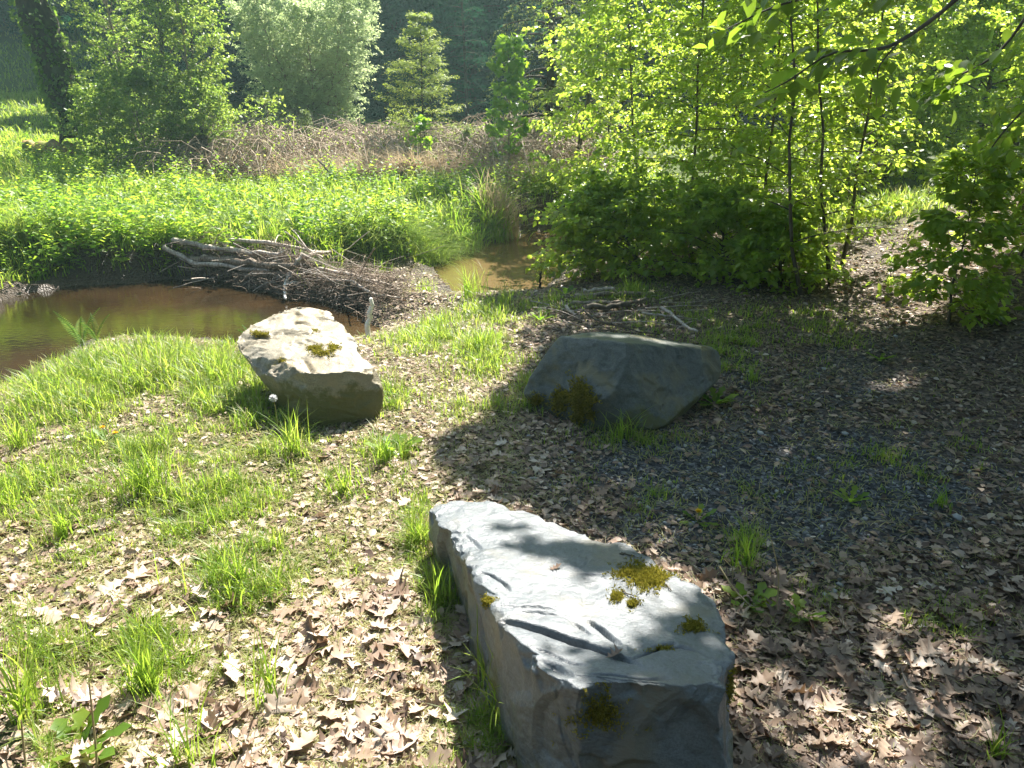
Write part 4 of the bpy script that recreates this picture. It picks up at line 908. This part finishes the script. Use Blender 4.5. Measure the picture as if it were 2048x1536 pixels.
# far bank meadow: nettles, herbs and tall grass
def meadow():
    A_, G_, D_ = Acc(), Acc(), Acc()
    x, y, r = scatter_polar(90000, 7.2, 32, -38, 24)
    ns, dd, g, gr, px, py = masks(x, y); ins = inside(x, y, pool) | inside(x, y, chan)
    bar = blob(px, py, [(800, 572, 130, 38, 1)]) > .35
    lim = np.where(px < 380, 40, 12.2 + .4 * np.sin(x * 1.3))
    ok = ~ns & ~ins & (dd > .17) & ~bar & (y < lim)
    ok &= (((px - 540) / 190) ** 2 + ((py - 512) / 30) ** 2) > 1
    tuss = fbm(x * 1.1, y * 1.1, 51, 3); herb = ok & (rng.random(len(x)) < np.where(px < 60, .12, .35) * np.where(y > 16, .1, 1) * np.clip((tuss - .25) * 3, .15, 1))
    xh, yh = x[herb], y[herb]; n = len(xh); H = rng.uniform(.14, .46, n) * (.25 + 1.35 * fbm(xh * 1.6, yh * 1.6, 53, 3)); z = terr(xh, yh)
    # herbs: whorls of leaves up a stem
    nl = 11; u = np.tile(np.linspace(.15, 1, nl), n); hx = np.repeat(H, nl) * u; az = np.tile(np.arange(nl) * 1.75, n) + np.repeat(rng.uniform(0, 6, n), nl)
    lean = np.repeat(rng.normal(0, .14, (n, 2)), nl, 0)
    P = np.stack([np.repeat(xh, nl) + lean[:, 0] * hx, np.repeat(yh, nl) + lean[:, 1] * hx, np.repeat(z, nl) + hx], -1)
    m = n * nl; D = np.stack([np.cos(az), np.sin(az), rng.normal(.12, .3, m)], -1); N = np.array([0, 0, 1.]) + rng.normal(0, .35, (m, 3))
    l = .075 * (1.15 - .55 * u) * np.repeat(rng.uniform(.5, 1.5, n), nl)
    A_.add(*inst(*T_RHOMB, P, D, N, l, l * .62, np.clip(np.repeat(rng.normal(.1, .22, n) + .95 * fbm(xh * .8, yh * .8, 58, 3), nl) + rng.normal(0, .12, m), 0, 1)))
    tag(link('undergrowth', A_.mesh('undergrowth', smooth=False), M['herb']), 'lush sunlit nettles and herbs covering the far bank', 'undergrowth', kind='stuff')
    # grass
    x, y, r = scatter_polar(420000, 7.2, 42, -38, 24)
    ns, dd, g, gr, px, py = masks(x, y); ins = inside(x, y, pool) | inside(x, y, chan); bar = blob(px, py, [(800, 572, 130, 38, 1)]) > .35
    lim = np.where(px < 380, 45, 12.4)
    gg = fbm(x * 1.4 + 9, y * 1.4, 57, 3)
    ok = ~ns & ~ins & (dd > .10) & (~bar | (rng.random(len(x)) < .25)) & (y < lim) & (rng.random(len(x)) < np.clip((gg - .2) * 1.6, .2, 1) * np.where(y > 15, 1, .5))
    ok &= ((((px - 540) / 190) ** 2 + ((py - 512) / 30) ** 2) > 1) | (rng.random(len(x)) < .12); x, y, r, dd = x[ok], y[ok], r[ok], dd[ok]; n = len(x); H = rng.uniform(.10, .36, n) * np.where(y > 15, .7, 1) * np.clip(dd * 1.5 + .3, .3, 1)
    G_.add(*blades(x, y, terr(x, y), H, .0012 * r * rng.uniform(.6, 1.4, n), rng.uniform(.15, 1.1, n), np.clip(rng.normal(.42, .16, n), 0, .8), 2))
    # grass curtain hanging over the cut bank
    bl = wp([(900, 506), (862, 530), (800, 545), (700, 545), (600, 540), (520, 530), (430, 540), (330, 535), (240, 540), (130, 545), (30, 560), (-250, 600)])
    k = 16000; s = rng.random(k) * (len(bl) - 1.001); i = s.astype(int); f = (s - i)[:, None]; Q = bl[i] * (1 - f) + bl[i + 1] * f
    Q = Q + rng.normal(0, .12, Q.shape) + [0, .25]; qx, qy = proj(Q[:, 0], Q[:, 1], np.zeros(k)); Q = Q[((qx < 370) | (qx > 700)) | (rng.random(k) < .15)]; k = len(Q)
    G_.add(*blades(Q[:, 0], Q[:, 1], terr(Q[:, 0], Q[:, 1]), rng.uniform(.12, .42, k), np.full(k, .009), rng.uniform(.6, 2.2, k), np.clip(rng.normal(.42, .18, k), 0, .9), 3))
    tag(link('meadow_grass', G_.mesh('meadow_grass'), M['grass']), 'tall bright meadow grass growing among the herbs across the stream', 'grass', kind='stuff')
meadow()

def brambles():
    rs = np.random.default_rng(31); W_, D_, L_ = Acc(), Acc(), Acc()
    n = 3400; px = rs.uniform(360, 1190, n); y = rs.uniform(12.9, 16.8, n); x = (px - 1024) / FPX * (y * cp + 1.4 * sp)
    k = rs.random(n) < np.where(px < 1000, 1, .6); x, y, px = x[k], y[k], px[k]; n = len(x)
    z = terr(x, y); L = rs.uniform(.5, 1.5, n); a = rs.uniform(0, 6.283, n); h = rs.uniform(.25, .72, n) * (.6 + .7 * fbm(x * .9, y * .9, 3)); s = np.linspace(0, 1, 7)
    P = np.stack([x[:, None] + np.cos(a)[:, None] * L[:, None] * s, y[:, None] + np.sin(a)[:, None] * L[:, None] * s, z[:, None] + h[:, None] * np.sin(np.pi * np.clip(s * .95 + .02, 0, 1)) ** .7], -1)
    P += rs.normal(0, .03, P.shape)
    V, T = tubes(P, np.repeat(rs.uniform(.004, .009, n)[:, None], 7, 1), 3); W_.add(V, T)
    nl = 5000; i = rs.integers(0, n, nl); j = rs.integers(1, 6, nl); Q = P[i, j] + rs.normal(0, .04, (nl, 3))
    L_.add(*inst(*T_RHOMB, Q, rs.normal(0, 1, (nl, 3)), rs.normal(0, .6, (nl, 3)) + [0, 0, 1], .055, .04, rs.random(nl)))
    # dead grass tufts along the front of the thicket
    for (cx_, yy, m) in [(560, 12.9, 500), (620, 12.7, 600), (740, 12.6, 700), (800, 12.4, 900), (835, 12.3, 900), (870, 12.6, 300), (480, 13.2, 500), (430, 13.4, 400), (680, 12.8, 500), (1010, 12.0, 400), (930, 12.8, 300)]:
        X = xat(cx_, yy, .1); gx, gy = tuft_positions(X, yy, m, .3); D_.add(*blades(gx, gy, terr(gx, gy), rs.uniform(.25, .8, m), np.full(m, .013), rs.uniform(.5, 1.9, m), .3 + .7 * rs.random(m), 3))
    m = 14000; gx = rs.uniform(-5.4, 1.6, m); gy = rs.uniform(12.6, 16.5, m); D_.add(*blades(gx, gy, terr(gx, gy), rs.uniform(.12, .4, m), np.full(m, .012), rs.uniform(.4, 1.8, m), rs.random(m) * .8, 2))
    tag(link('bramble_thicket', W_.mesh('bramble_thicket'), M['bramble']), 'brown tangle of bare bramble stems between meadow and wood', 'bramble thicket', kind='stuff')
    tag(link('bramble_leaves', L_.mesh('bramble_leaves', smooth=False), M['bush']), 'sparse green leaves dotted over the bramble tangle', 'bramble leaves', kind='stuff')
    tag(link('dead_grass', D_.mesh('dead_grass'), M['dry']), 'straw-coloured dead grass in front of the brambles', 'dead grass', kind='stuff')
brambles()

# ------------------------------------------------------------------ sticks
def stick(name, label, pts, r0, r1, mat, group=None, cat='stick', side=None, n=12, z0=None):
    p = np.array(pts); pw = bez(p, n); rs = np.random.default_rng(int(abs(p.sum() * 1000)) % 9973)
    pw = pw + rs.normal(0, r0 * .35, pw.shape); A_ = Acc(); rad = np.linspace(r0, r1, n) * rs.uniform(.85, 1.15, n)
    V, T = tubes(pw[None], rad[None], 7 if r0 > .012 else 5); A_.add(V, T)
    for e in (0, -1):
        rr = rad[e]; d = nrm(pw[0] - pw[1]) if e == 0 else nrm(pw[-1] - pw[-2]); cap = np.array([pw[e] , pw[e] + d * rr * .8]); V, T = tubes(cap[None], np.array([[rr, rr * .1]]), 5); A_.add(V, T)
    if side:
        for (s, dx, dy, dz, L) in side:
            q = pw[int(s * (n - 1))]; d = nrm(np.array([dx, dy, dz], float)); pp = bez([q, q + d * L * .5 + rs.normal(0, .02, 3), q + d * L], 6); V, T = tubes(pp[None], np.linspace(r0 * .45, r0 * .12, 6)[None], 4); A_.add(V, T)
    off = tuple(pw[0]); o = link(name, A_.mesh(name, off), M[mat], None, off); return tag(o, label, cat, group)
def rayterr(px, py):
    a, b, c = ray(px, py); t = np.linspace(4.5, 16, 900) / b; z = terr(a * t, b * t); z = np.maximum(z, WZ); k = np.argmax(CAM_H + c * t <= z); t = t[k]
    return np.array([a * t, b * t, float(z[k])])
def PS(l, h=0.0):
    o = []
    for a, b, c in l:
        p = rayterr(a, b + 5); u = np.array([0, 0, CAM_H]) - p; u /= np.linalg.norm(u); o.append(tuple(p + u * .06 * c / .2 + np.array([0, 0, .03 + .16 * c])))
    p = np.array(o); p[:, 1] = .5 * p[:, 1] + .5 * np.linspace(p[0, 1], p[-1, 1], len(p)); return [tuple(q) for q in p]
DAM = 'driftwood in the debris dam'
stick('log', 'thick grey log, uppermost and left in the driftwood dam', PS([(350, 490, .22), (420, 498, .22), (500, 508, .21), (575, 515, .2)]), .034, .022, 'drift', DAM, 'log', n=14)
stick('log', 'dark log lying under the top log of the dam', PS([(385, 522, .10), (450, 522, .11), (520, 528, .12), (600, 540, .12)]), .04, .03, 'twig', DAM, 'log', n=14)
stick('stick', 'long straight pale pole slanting down right across the dam front', PS([(330, 506, .16), (378, 524, .14), (400, 530, .13), (470, 536, .12), (540, 548, .10)]), .028, .020, 'drift', DAM)
stick('stick', 'long curved brown branch arching over the top of the dam', PS([(462, 490, .28), (530, 498, .30), (590, 510, .28), (625, 522, .24), (650, 524, .2)]), .024, .014, 'drift', DAM)
stick('stick', 'short bleached forked stick lying over the dam crest, pointing right', PS([(596, 532, .20), (618, 522, .25), (640, 516, .28), (664, 514, .30)]), .028, .018, 'drift', DAM)
stick('stick', 'bare twig standing up from the dam, leaning left', PS([(624, 516, .2), (604, 492, .34), (592, 478, .42), (582, 470, .48)]), .010, .004, 'drift', DAM)
stick('stick', 'long pale pole running from the dam down to the gravel bar', PS([(640, 545, .16), (700, 560, .14), (760, 575, .10), (800, 583, .06)]), .020, .013, 'drift', DAM)
stick('stick', 'second pale pole below and parallel to the gravel bar pole', PS([(655, 566, .14), (700, 590, .12), (745, 602, .1), (800, 600, .08)]), .016, .011, 'drift', DAM)
stick('stick', 'white broken root snag at the water in front of the dam', PS([(580, 555, .18), (576, 572, .12), (572, 588, .06), (573, 600, .0)]), .022, .012, 'pale_wood', DAM, side=[(.4, 1, 0, .2, .15), (.2, .5, 0, 1, .1)])
stick('stick', 'pale knotty root end jutting left over the water', PS([(492, 556, .06), (515, 551, .09), (535, 554, .1), (560, 560, .1)]), .018, .014, 'drift', DAM, side=[(.3, -.5, -.3, -.4, .18), (.7, -.3, -.4, -.4, .2)])
stick('stick', 'thin twig arching up at the left end of the dam', PS([(430, 498, .25), (440, 482, .33), (455, 474, .38)]), .010, .005, 'drift', DAM)
stick('stick', 'light stub crossing the top log of the dam', PS([(445, 516, .22), (455, 504, .28), (464, 494, .33)]), .018, .010, 'drift', DAM)
for k in range(90):
    rs = np.random.default_rng(500 + k); cx_ = rs.uniform(400, 800); cy_ = 535 + (cx_ - 400) * .13 + rs.normal(0, 22) - 8; c = rayterr(cx_, cy_)
    a = rs.normal(.05, .55) if rs.random() < .6 else rs.uniform(0, 3.1); L = rs.uniform(.3, 1.1); d = np.array([math.cos(a), math.sin(a) * .6 - .12, rs.normal(0, .3)]); c = np.array(c) + [0, 0, rs.uniform(.0, .13)]
    stick('stick', 'thin grey-brown stick tangled in the driftwood dam', [c - d * L / 2, c + rs.normal(0, .03, 3), c + d * L / 2], rs.uniform(.003, .009), .0025, 'drift' if rs.random() < .8 else 'twig', 'thin sticks tangled in the driftwood dam', n=8)
def brushwood():
    A_ = Acc(); rs = np.random.default_rng(77); n = 1900; cx_ = rs.uniform(380, 800, n); cy_ = 530 + (cx_ - 420) * .17 + rs.normal(0, 17, n)
    P0 = np.array([rayterr(a, b) for a, b in zip(cx_[:700], cy_[:700])]); P0 = P0[rs.integers(0, 700, n)] + rs.normal(0, .07, (n, 3)) * [1, 1, 0]; P0[:, 2] = np.maximum(terr(P0[:, 0], P0[:, 1]), WZ); P0[:, 2] += rs.uniform(-.03, .16, n); a = rs.uniform(0, 6.283, n); L = rs.uniform(.08, .3, n)
    D = np.stack([np.cos(a), np.sin(a) * .6, rs.normal(0, .35, n)], -1); s = np.linspace(-.5, .5, 5); P = P0[:, None] + D[:, None] * (L[:, None] * s)[..., None] + rs.normal(0, .012, (n, 5, 3))
    V, T = tubes(P, np.repeat(rs.uniform(.0015, .0035, n)[:, None], 5, 1), 3); A_.add(V, T)
    tag(link('brushwood', A_.mesh('brushwood'), M['twig']), 'mat of fine brown twigs and debris holding the driftwood dam together', 'brushwood', kind='stuff')
    # a few clods of mud under the dam, part of the bank
brushwood()
stick('stick', 'smooth white debarked stick standing upright at the pool edge beside the tan boulder', [tuple(pt(735, 670, y=5.55)), tuple(pt(737, 645, y=5.57)), tuple(pt(743, 622, y=5.6)), tuple(pt(739, 596, y=5.62))], .021, .017, 'pale_wood', None, n=12)
stick('stick', 'lone dark branch standing out of the meadow below the brambles', [tuple(pt(675, 360, y=11.4)), tuple(pt(655, 340, y=11.5)), tuple(pt(634, 320, y=11.6))], .022, .012, 'bark_l', None)
stick('stick', 'short dark stake sticking up at the channel mouth', [tuple(pt(1080, 582, y=6.9)), tuple(pt(1080, 565, y=6.9)), tuple(pt(1081, 545, y=6.9))], .014, .010, 'bark', None)
# stick pile on the near bank behind the dark boulder
NB = 'sticks lying behind the dark boulder'
def G(l): return [tuple(Vector(pt(a, b, z=0.0)) + Vector((0, 0, c))) for a, b, c in l]
def GT(l):
    o = []
    for a, b, c in l:
        p = pt(a, b, z=-.12); z = tz(p.x, p.y); p = pt(a, b, z=z + c); o.append(tuple(p))
    return o
stick('stick', 'pale upper stick of the pile behind the dark boulder', GT([(1168, 583, .12), (1195, 580, .12), (1222, 576, .12), (1232, 584, .08)]), .016, .012, 'drift', NB)
stick('stick', 'thick brown branch under the upper stick of the near pile', GT([(1150, 594, .07), (1190, 590, .09), (1225, 586, .08), (1270, 588, .05), (1295, 590, .03)]), .022, .014, 'twig', NB)
stick('stick', 'long brown branch through the middle of the near pile', GT([(1146, 606, .05), (1190, 606, .06), (1240, 606, .07), (1290, 600, .04)]), .018, .012, 'twig', NB)
stick('stick', 'dark log lowest in the near pile', GT([(1175, 616, .04), (1220, 614, .05), (1260, 606, .06)]), .026, .018, 'bark_l', NB)
stick('stick', 'short pale stick at the left end of the near pile', GT([(1130, 612, .1), (1150, 628, .05), (1162, 634, .03)]), .013, .009, 'drift', NB)
stick('stick', 'crooked grey stick ending in a pale tip right of the near pile', GT([(1322, 614, .07), (1345, 630, .05), (1370, 650, .04), (1394, 664, .03)]), .013, .010, 'drift', NB)
stick('stick', 'straight thin stick lying flat in the sun right of the near pile', GT([(1286, 626, .03), (1320, 630, .03), (1366, 634, .03)]), .010, .007, 'drift', NB)
stick('stick', 'thin dark twig curving behind the top of the dark boulder', GT([(1160, 616, .08), (1200, 642, .06), (1240, 652, .06), (1280, 664, .06), (1320, 668, .05)]), .008, .004, 'bark_l', NB, side=[(.6, .8, -.2, .2, .25)])
for k in range(34):
    rs = np.random.default_rng(900 + k); cx_ = rs.uniform(1090, 1380); cy_ = rs.uniform(585, 655); c = GT([(cx_, cy_, .03)])[0]
    a = rs.normal(-.1, .6); L = rs.uniform(.2, .6); d = np.array([math.cos(a), math.sin(a), rs.normal(0, .05)])
    stick('stick', 'thin twig lying in the leaves behind the dark boulder', [np.array(c) - d * L / 2, np.array(c) + rs.normal(0, .02, 3) + [0, 0, .02], np.array(c) + d * L / 2], rs.uniform(.003, .007), .002, 'drift' if rs.random() < .5 else 'twig', 'thin twigs lying behind the dark boulder', n=7)
# twigs and a leaf on the slab
def on(bvh, l, lift=.004):
    o = []
    for a, b in l:
        h, n = hit(bvh, a, b)
        if h is not None: o.append(tuple(h + Vector((0, 0, lift))))
    return o
stick('twig', 'forked dark twig lying on the slab beyond the moss', on(slab_bvh, [(1242, 1108), (1268, 1114), (1295, 1112), (1325, 1126)]), .0035, .002, 'bark_l', None, 'twig', side=[(.6, .6, -.5, .1, .06)])
stick('twig', 'thin dark twig lying across the moss patch on the slab', on(slab_bvh, [(1270, 1140), (1300, 1152), (1330, 1170), (1341, 1183)]), .003, .002, 'bark_l', None, 'twig')
stick('twig', 'tiny dark twig between the two moss spots on the slab', on(slab_bvh, [(1243, 1183), (1256, 1190), (1268, 1194)]), .0025, .0015, 'bark_l', None, 'twig')
def small_leaf(name, label, px, py, bvh, s, seed):
    h, n = hit(bvh, px, py)
    V, T, r, t = inst(*oak_template(seed), np.array([[0, 0, .012]]), np.array([[1, .4, .3]]), np.array([[0, .2, 1.]]), s, s * .9, np.array([.2]))
    V[:, 2] -= V[:, 2].min() - .001
    tag(link(name, mesh_from(name, V, T, r, t), M['dead'], None, tuple(h)), label, 'leaf')
small_leaf('dry_leaf', 'curled brown dead leaf alone on the bright slab top', 1098, 1140, slab_bvh, .045, 3)
small_leaf('dry_leaf', 'crumpled brown leaf caught in the main crack of the slab', 1212, 1316, slab_bvh, .05, 5)

# ------------------------------------------------------------------ individual plants
def tuft(label, px, py, n, H, rad, mat='grass', W=.005, lean=(.15, .9), name='grass_tuft', tone=.35, z=None):
    p = pt(px, py, z=0); p = pt(px, py, z=tz(p.x, p.y)); x, y = tuft_positions(0, 0, n, rad)
    X, Y = x + p.x, y + p.y; V, T, r, t = blades(X, Y, terr(X, Y) - .005, H * rng.uniform(.45, 1.15, n), W * rng.uniform(.7, 1.3, n), rng.uniform(*lean, n), np.clip(rng.normal(tone, .14, n), 0, 1), 5)
    b = (p.x, p.y, tz(p.x, p.y)); tag(link(name, mesh_from(name, V - np.array(b), T, r, t), M[mat], None, b), label, 'grass tuft')
for a in [('tall grass tuft in front of the tan boulder, blades standing in its shadow', 585, 905, 70, .26, .07), ('wide dense grass tuft with arching blades left of centre', 290, 985, 190, .27, .13), ('grass tuft with blades lying to the left, mid foreground', 480, 1165, 120, .22, .13),
          ('thick dark green grass tuft growing out of the oak leaves', 300, 1385, 150, .22, .07), ('tall grass tuft at the left edge, level with the pool end', 40, 895, 60, .28, .06), ('grass tuft left of the wide arching one', 130, 1075, 70, .2, .08),
          ('bright grass tuft at the far left corner of the pale slab', 835, 1090, 70, .17, .05), ('sparse upright grass tuft against the left face of the pale slab', 880, 1215, 26, .2, .05), ('tall single-stemmed grass clump by the slab edge', 970, 1370, 18, .26, .04),
          ('arching dark grass tuft below the shaded front of the pale slab', 1010, 1440, 44, .3, .07), ('grass tuft between the tan boulder and the centre of the clearing', 770, 925, 60, .2, .08), ('fine grass tuft in the middle of the picture below the tan boulder', 690, 985, 80, .18, .1),
          ('grass tuft standing in the shade right of the pale slab', 1490, 1130, 46, .22, .06), ('bright grass tuft in front of the dark boulder stick pile', 960, 700, 80, .26, .1), ('grass tuft with seed stems at the bottom left edge', 50, 1440, 60, .34, .07),
          ('thin grass tuft among oak leaves near the bottom centre left', 545, 1400, 26, .26, .06), ('sunlit grass clump above the stick pile at the thicket edge', 1265, 590, 60, .26, .1), ('grass tuft at the foot of the dark boulder', 1240, 880, 50, .2, .12),
          ('small dark green tuft standing right of the dark boulder', 1505, 760, 40, .12, .04), ('grass tuft growing in the middle of the sunlit path', 1780, 562, 60, .1, .06), ('grass tuft low in the bottom right corner of the leaf litter', 1985, 1520, 24, .16, .03), ('grass tuft at the right end of the shaded gravel', 1880, 1010, 30, .12, .05),
          ('sparse tuft beside the leaves in the bottom middle', 380, 1530, 40, .24, .08), ('tall narrow tuft near the left edge at mid height', 20, 1020, 40, .2, .06)]:
    tuft(*a)
for a in [('green tuft growing through the middle of the driftwood dam', 590, 560, 26, .18, .08), ('green tuft sprouting between sticks at the right of the dam', 665, 585, 24, .16, .08), ('tall bright tuft at the right end of the muddy bar between pool and channel', 940, 590, 110, .34, .14), ('loose green tuft on the muddy bar above the white stick', 850, 575, 60, .2, .16), ('grass tuft on the bar right behind the driftwood dam', 760, 560, 50, .2, .14), ('bright tuft beside the broad dock leaves', 1010, 610, 70, .28, .12)]:
    tuft(*a)
def rush(label, px, y, n, H, mat, tone, rad=.18):
    x = xat(px, y, -.2); gx, gy = tuft_positions(x, y, n, rad); z = terr(gx, gy); b = (x, y, tz(x, y))
    V, T, r, t = blades(gx, gy, z, H * rng.uniform(.6, 1.1, n), np.full(n, .012), rng.uniform(.2, 1.5, n), np.clip(rng.normal(tone, .15, n), 0, 1), 5)
    tag(link('sedge_tuft', mesh_from('sedge_tuft', V - np.array(b), T, r, t), M[mat], None, b), label, 'grass tuft')
rush('large sedge tussock with dry trailing blades at the channel bend', 1000, 10.6, 420, .62, 'dry', .55, .28)
rush('green sedge tussock growing through the dry one at the channel bend', 985, 10.4, 260, .6, 'grass', .3, .3)
rush('green reed clump on the bank right behind the channel bend', 1080, 12.2, 240, .55, 'grass', .35, .28)
rush('dark sedge clump overhanging the left cut of the channel', 935, 9.9, 240, .45, 'grass', .25, .26)

def rosette(label, px, py, n, L, mat='herb', name='dandelion_plant', flower=None, bvh=None):
    p = pt(px, py, z=0); p = pt(px, py, z=tz(p.x, p.y)); b = (p.x, p.y, tz(p.x, p.y)); root = thing(name, label, 'plant', b)
    tv = np.array([[0, 0, 0], [.10, .2, .02], [.28, .3, .05], [.14, .4, .05], [.42, .55, .06], [.24, .66, .04], [.48, .82, .02], [0, 1, -.1], [-.48, .82, .02], [-.24, .66, .04], [-.42, .55, .06], [-.14, .4, .05], [-.28, .3, .05], [-.10, .2, .02], [0, .6, -.02]], float); k = len(tv) - 1
    tt = np.array([[i, (i + 1) % k, k] for i in range(k)]); a = np.arange(n) * 2.4 + rng.normal(0, .2, n)
    D = np.stack([np.cos(a), np.sin(a), rng.uniform(.2, .9, n)], -1); V, T, r, t = inst(tv, tt, np.zeros((n, 3)), D, np.tile([0, 0, 1.], (n, 1)), L * rng.uniform(.7, 1.1, n), L * .32, rng.random(n))
    link('leaves', mesh_from('leaves', V, T, r, t), M[mat], root)
    for (dx, dy, h) in (flower or []):
        st = bez([(0, 0, 0), (dx * .5, dy * .5, h * .6), (dx, dy, h)], 6); V, T = tubes(st[None], np.full((1, 6), .0022), 5)
        s = link('flower_stem', mesh_from('flower_stem', V, T, np.zeros(len(V)), np.zeros(len(V))), M['stem'], root)
        m = 60; aa = rng.uniform(0, 6.283, m); DD = np.stack([np.cos(aa), np.sin(aa), rng.uniform(.1, 1.2, m)], -1)
        V, T, r, t = inst(*T_RHOMB, np.tile([dx, dy, h], (m, 1)), DD, np.tile([0, 0, 1.], (m, 1)), .016, .005, rng.random(m))
        link('flower_head', mesh_from('flower_head', V, T, r, t), M['yellow'], s)
rosette('dandelion rosette with raised toothed leaves in the sunny middle of the clearing', 790, 905, 9, .15)
rosette('two dandelion flowers over a leaf rosette below the pool bank', 215, 885, 6, .10, flower=[(-.02, .02, .07), (.06, -.02, .06)])
rosette('dandelion with one orange-yellow flower in the shade beyond the pale slab', 1395, 1045, 6, .09, flower=[(0, 0, .05)])
rosette('dark dandelion rosette right of the pale slab', 1500, 1215, 9, .12)
rosette('second dark leaf rosette beside the first, farther right of the slab', 1600, 1235, 8, .10)
rosette('bluish dandelion leaves in the bottom left corner', 150, 1505, 9, .15)
rosette('pale spiky leaf rosette at the right foot of the dark boulder', 1430, 810, 14, .14)
rosette('broad-leaved plant under the stick pile left end', 1130, 585, 9, .16)
rosette('flat leaf rosette in the shaded gravel', 1700, 1005, 8, .10)
rosette('small leaf rosette on the far right litter', 1760, 720, 8, .10)
rosette('broad dock leaves standing beyond the dark boulder in the sun', 1080, 640, 8, .14)
def fern(label, px, y, n, L, z=None):
    x = xat(px, y, -.2); b = (x, y, tz(x, y)); A_ = Acc(); a0 = rng.uniform(0, 6)
    for k in range(n):
        a = a0 + k * 2.4; s = np.linspace(0, 1, 26); h = L * (1.25 * s - .35 * s * s); rr = L * .5 * s ** 1.6; C = np.stack([rr * np.cos(a), rr * np.sin(a), h], -1)
        d = np.array([math.cos(a), math.sin(a), 0]); sd = np.array([-math.sin(a), math.cos(a), 0])
        for sg in (-1, 1):
            P = C[4:]; l = .16 * L * np.sin(np.pi * np.linspace(.25, .98, len(P))); V, T, r, t = inst(*T_RHOMB, P, np.tile(sd * sg, (len(P), 1)) + d * .3, np.tile([0, -.3, 1.], (len(P), 1)), l, l * .22, rng.random(len(P))); A_.add(V, T, r, t)
        V, T = tubes(C[None], np.full((1, 26), .003), 3); A_.add(V, T)
    tag(link('fern', A_.mesh('fern'), M['herb'], None, b), label, 'fern')
fern('fern with yellow-green fronds standing at the pool edge left', 158, 5.7, 4, .36)
fern('small fern beside the tall one at the pool edge', 188, 5.75, 3, .26)
fern('bright leafy plant peeping over the left shoulder of the tan boulder', 522, 4.95, 7, .24)

def dead_stem(label, P, r=.003):
    p = bez(P, 12); b = tuple(p[0]); V, T = tubes(p[None], np.linspace(r, r * .6, 12)[None], 5)
    tag(link('dry_stalk', mesh_from('dry_stalk', V - np.array(b), T, np.full(len(V), .8), np.zeros(len(V))), M['stem'], None, b), label, 'dry stalk')
def gp(px, py, h=0): 
    p = pt(px, py, z=0); p = pt(px, py, z=tz(p.x, p.y)); return (p.x, p.y, p.z + h)
def upto(b, px, py): # a point straight above-ish the base seen at that pixel
    q = pt(px, py, y=b[1] + .02); return tuple(q)
b = gp(195, 1545); dead_stem('pale upright flower stem near the bottom left', [b, upto(b, 190, 1480), upto(b, 178, 1365)], .0035)
b = gp(55, 1560); dead_stem('pale leaning flower stem in the bottom left corner', [b, upto(b, 48, 1500), upto(b, 42, 1440)], .0035)
b = gp(1552, 1230); dead_stem('tall dry stalk standing right of the pale slab', [b, upto(b, 1557, 1150), upto(b, 1543, 1080)], .0028)
b = gp(1616, 1033); dead_stem('straight dry stalk standing on the shaded gravel', [b, upto(b, 1616, 990), upto(b, 1626, 955)], .0026)
dead_stem('long pale stalk lying on the leaves right of the pale slab', [gp(1432, 1192, .12), gp(1470, 1215, .06), gp(1510, 1226, .02), gp(1552, 1226, .01)], .0026)
b = gp(1462, 1170); dead_stem('short hooked stalk beside the shaded grass tuft', [b, upto(b, 1466, 1140), upto(b, 1448, 1118)], .0026)
def clock(label, px, py, h):
    b = gp(px, py); root = thing('dandelion_clock', label, 'flower', b); A_ = Acc()
    st = bez([(0, 0, 0), (.005, 0, h * .5), (0, 0, h)], 6); V, T = tubes(st[None], np.full((1, 6), .002), 5); link('flower_stem', mesh_from('flower_stem', V, T, np.zeros(len(V)), np.zeros(len(V))), M['stem'], root)
    n = 160; D = nrm(rng.normal(0, 1, (n, 3))); V, T, r, t = inst(*T_RHOMB, np.tile([0, 0, h], (n, 1)), D, rng.normal(0, 1, (n, 3)), .022, .006, rng.random(n)); link('seed_head', mesh_from('seed_head', V, T, r, t), M['white'], root)
clock('white seed head standing by the left foot of the tan boulder', 556, 870, .20)

# mossy log and stump on the far bank
def mossy_log():
    b = pt(50, 240, y=15.6); e = pt(130, 248, y=15.3); z = tz(b.x, b.y) + .12
    stick('log', 'short orange-brown mossy log lying in the grass left of the leaning trunk', [(b.x, b.y, z), ((b.x + e.x) / 2, (b.y + e.y) / 2, z + .02), (e.x, e.y, z)], .15, .13, 'log', None, 'log', n=10)
    x, y = bx(408, 13.5); z = tz(x, y)
    stick('stump', 'broken brown tree stump among twigs below the left alders', [(x, y, z - .1), (x + .02, y, z + .35), (x, y, z + .72)], .17, .12, 'bark_l', None, 'stump', n=10)
mossy_log()

# ------------------------------------------------------------------ thin sunlit air
def haze():
    bm = bmesh.new(); bmesh.ops.create_cube(bm, size=1.0); me = bpy.data.meshes.new('haze')
    for v in bm.verts: v.co = Vector((v.co.x * 240, v.co.y * 300, (v.co.z + .5) * 48 - 2))
    bm.to_mesh(me); bm.free(); m, t = newmat('haze'); p = nd(t, 'ShaderNodeVolumePrincipled'); p.inputs['Color'].default_value = (.62, .95, .90, 1); p.inputs['Density'].default_value = HAZE; p.inputs['Anisotropy'].default_value = .45
    o = nd(t, 'ShaderNodeOutputMaterial'); t.links.new(p.outputs[0], o.inputs['Volume']); tag(link('haze', me, m), kind='stuff', label='thin bright haze in the sunlit air', cat='haze')
HAZE = .0021
haze()
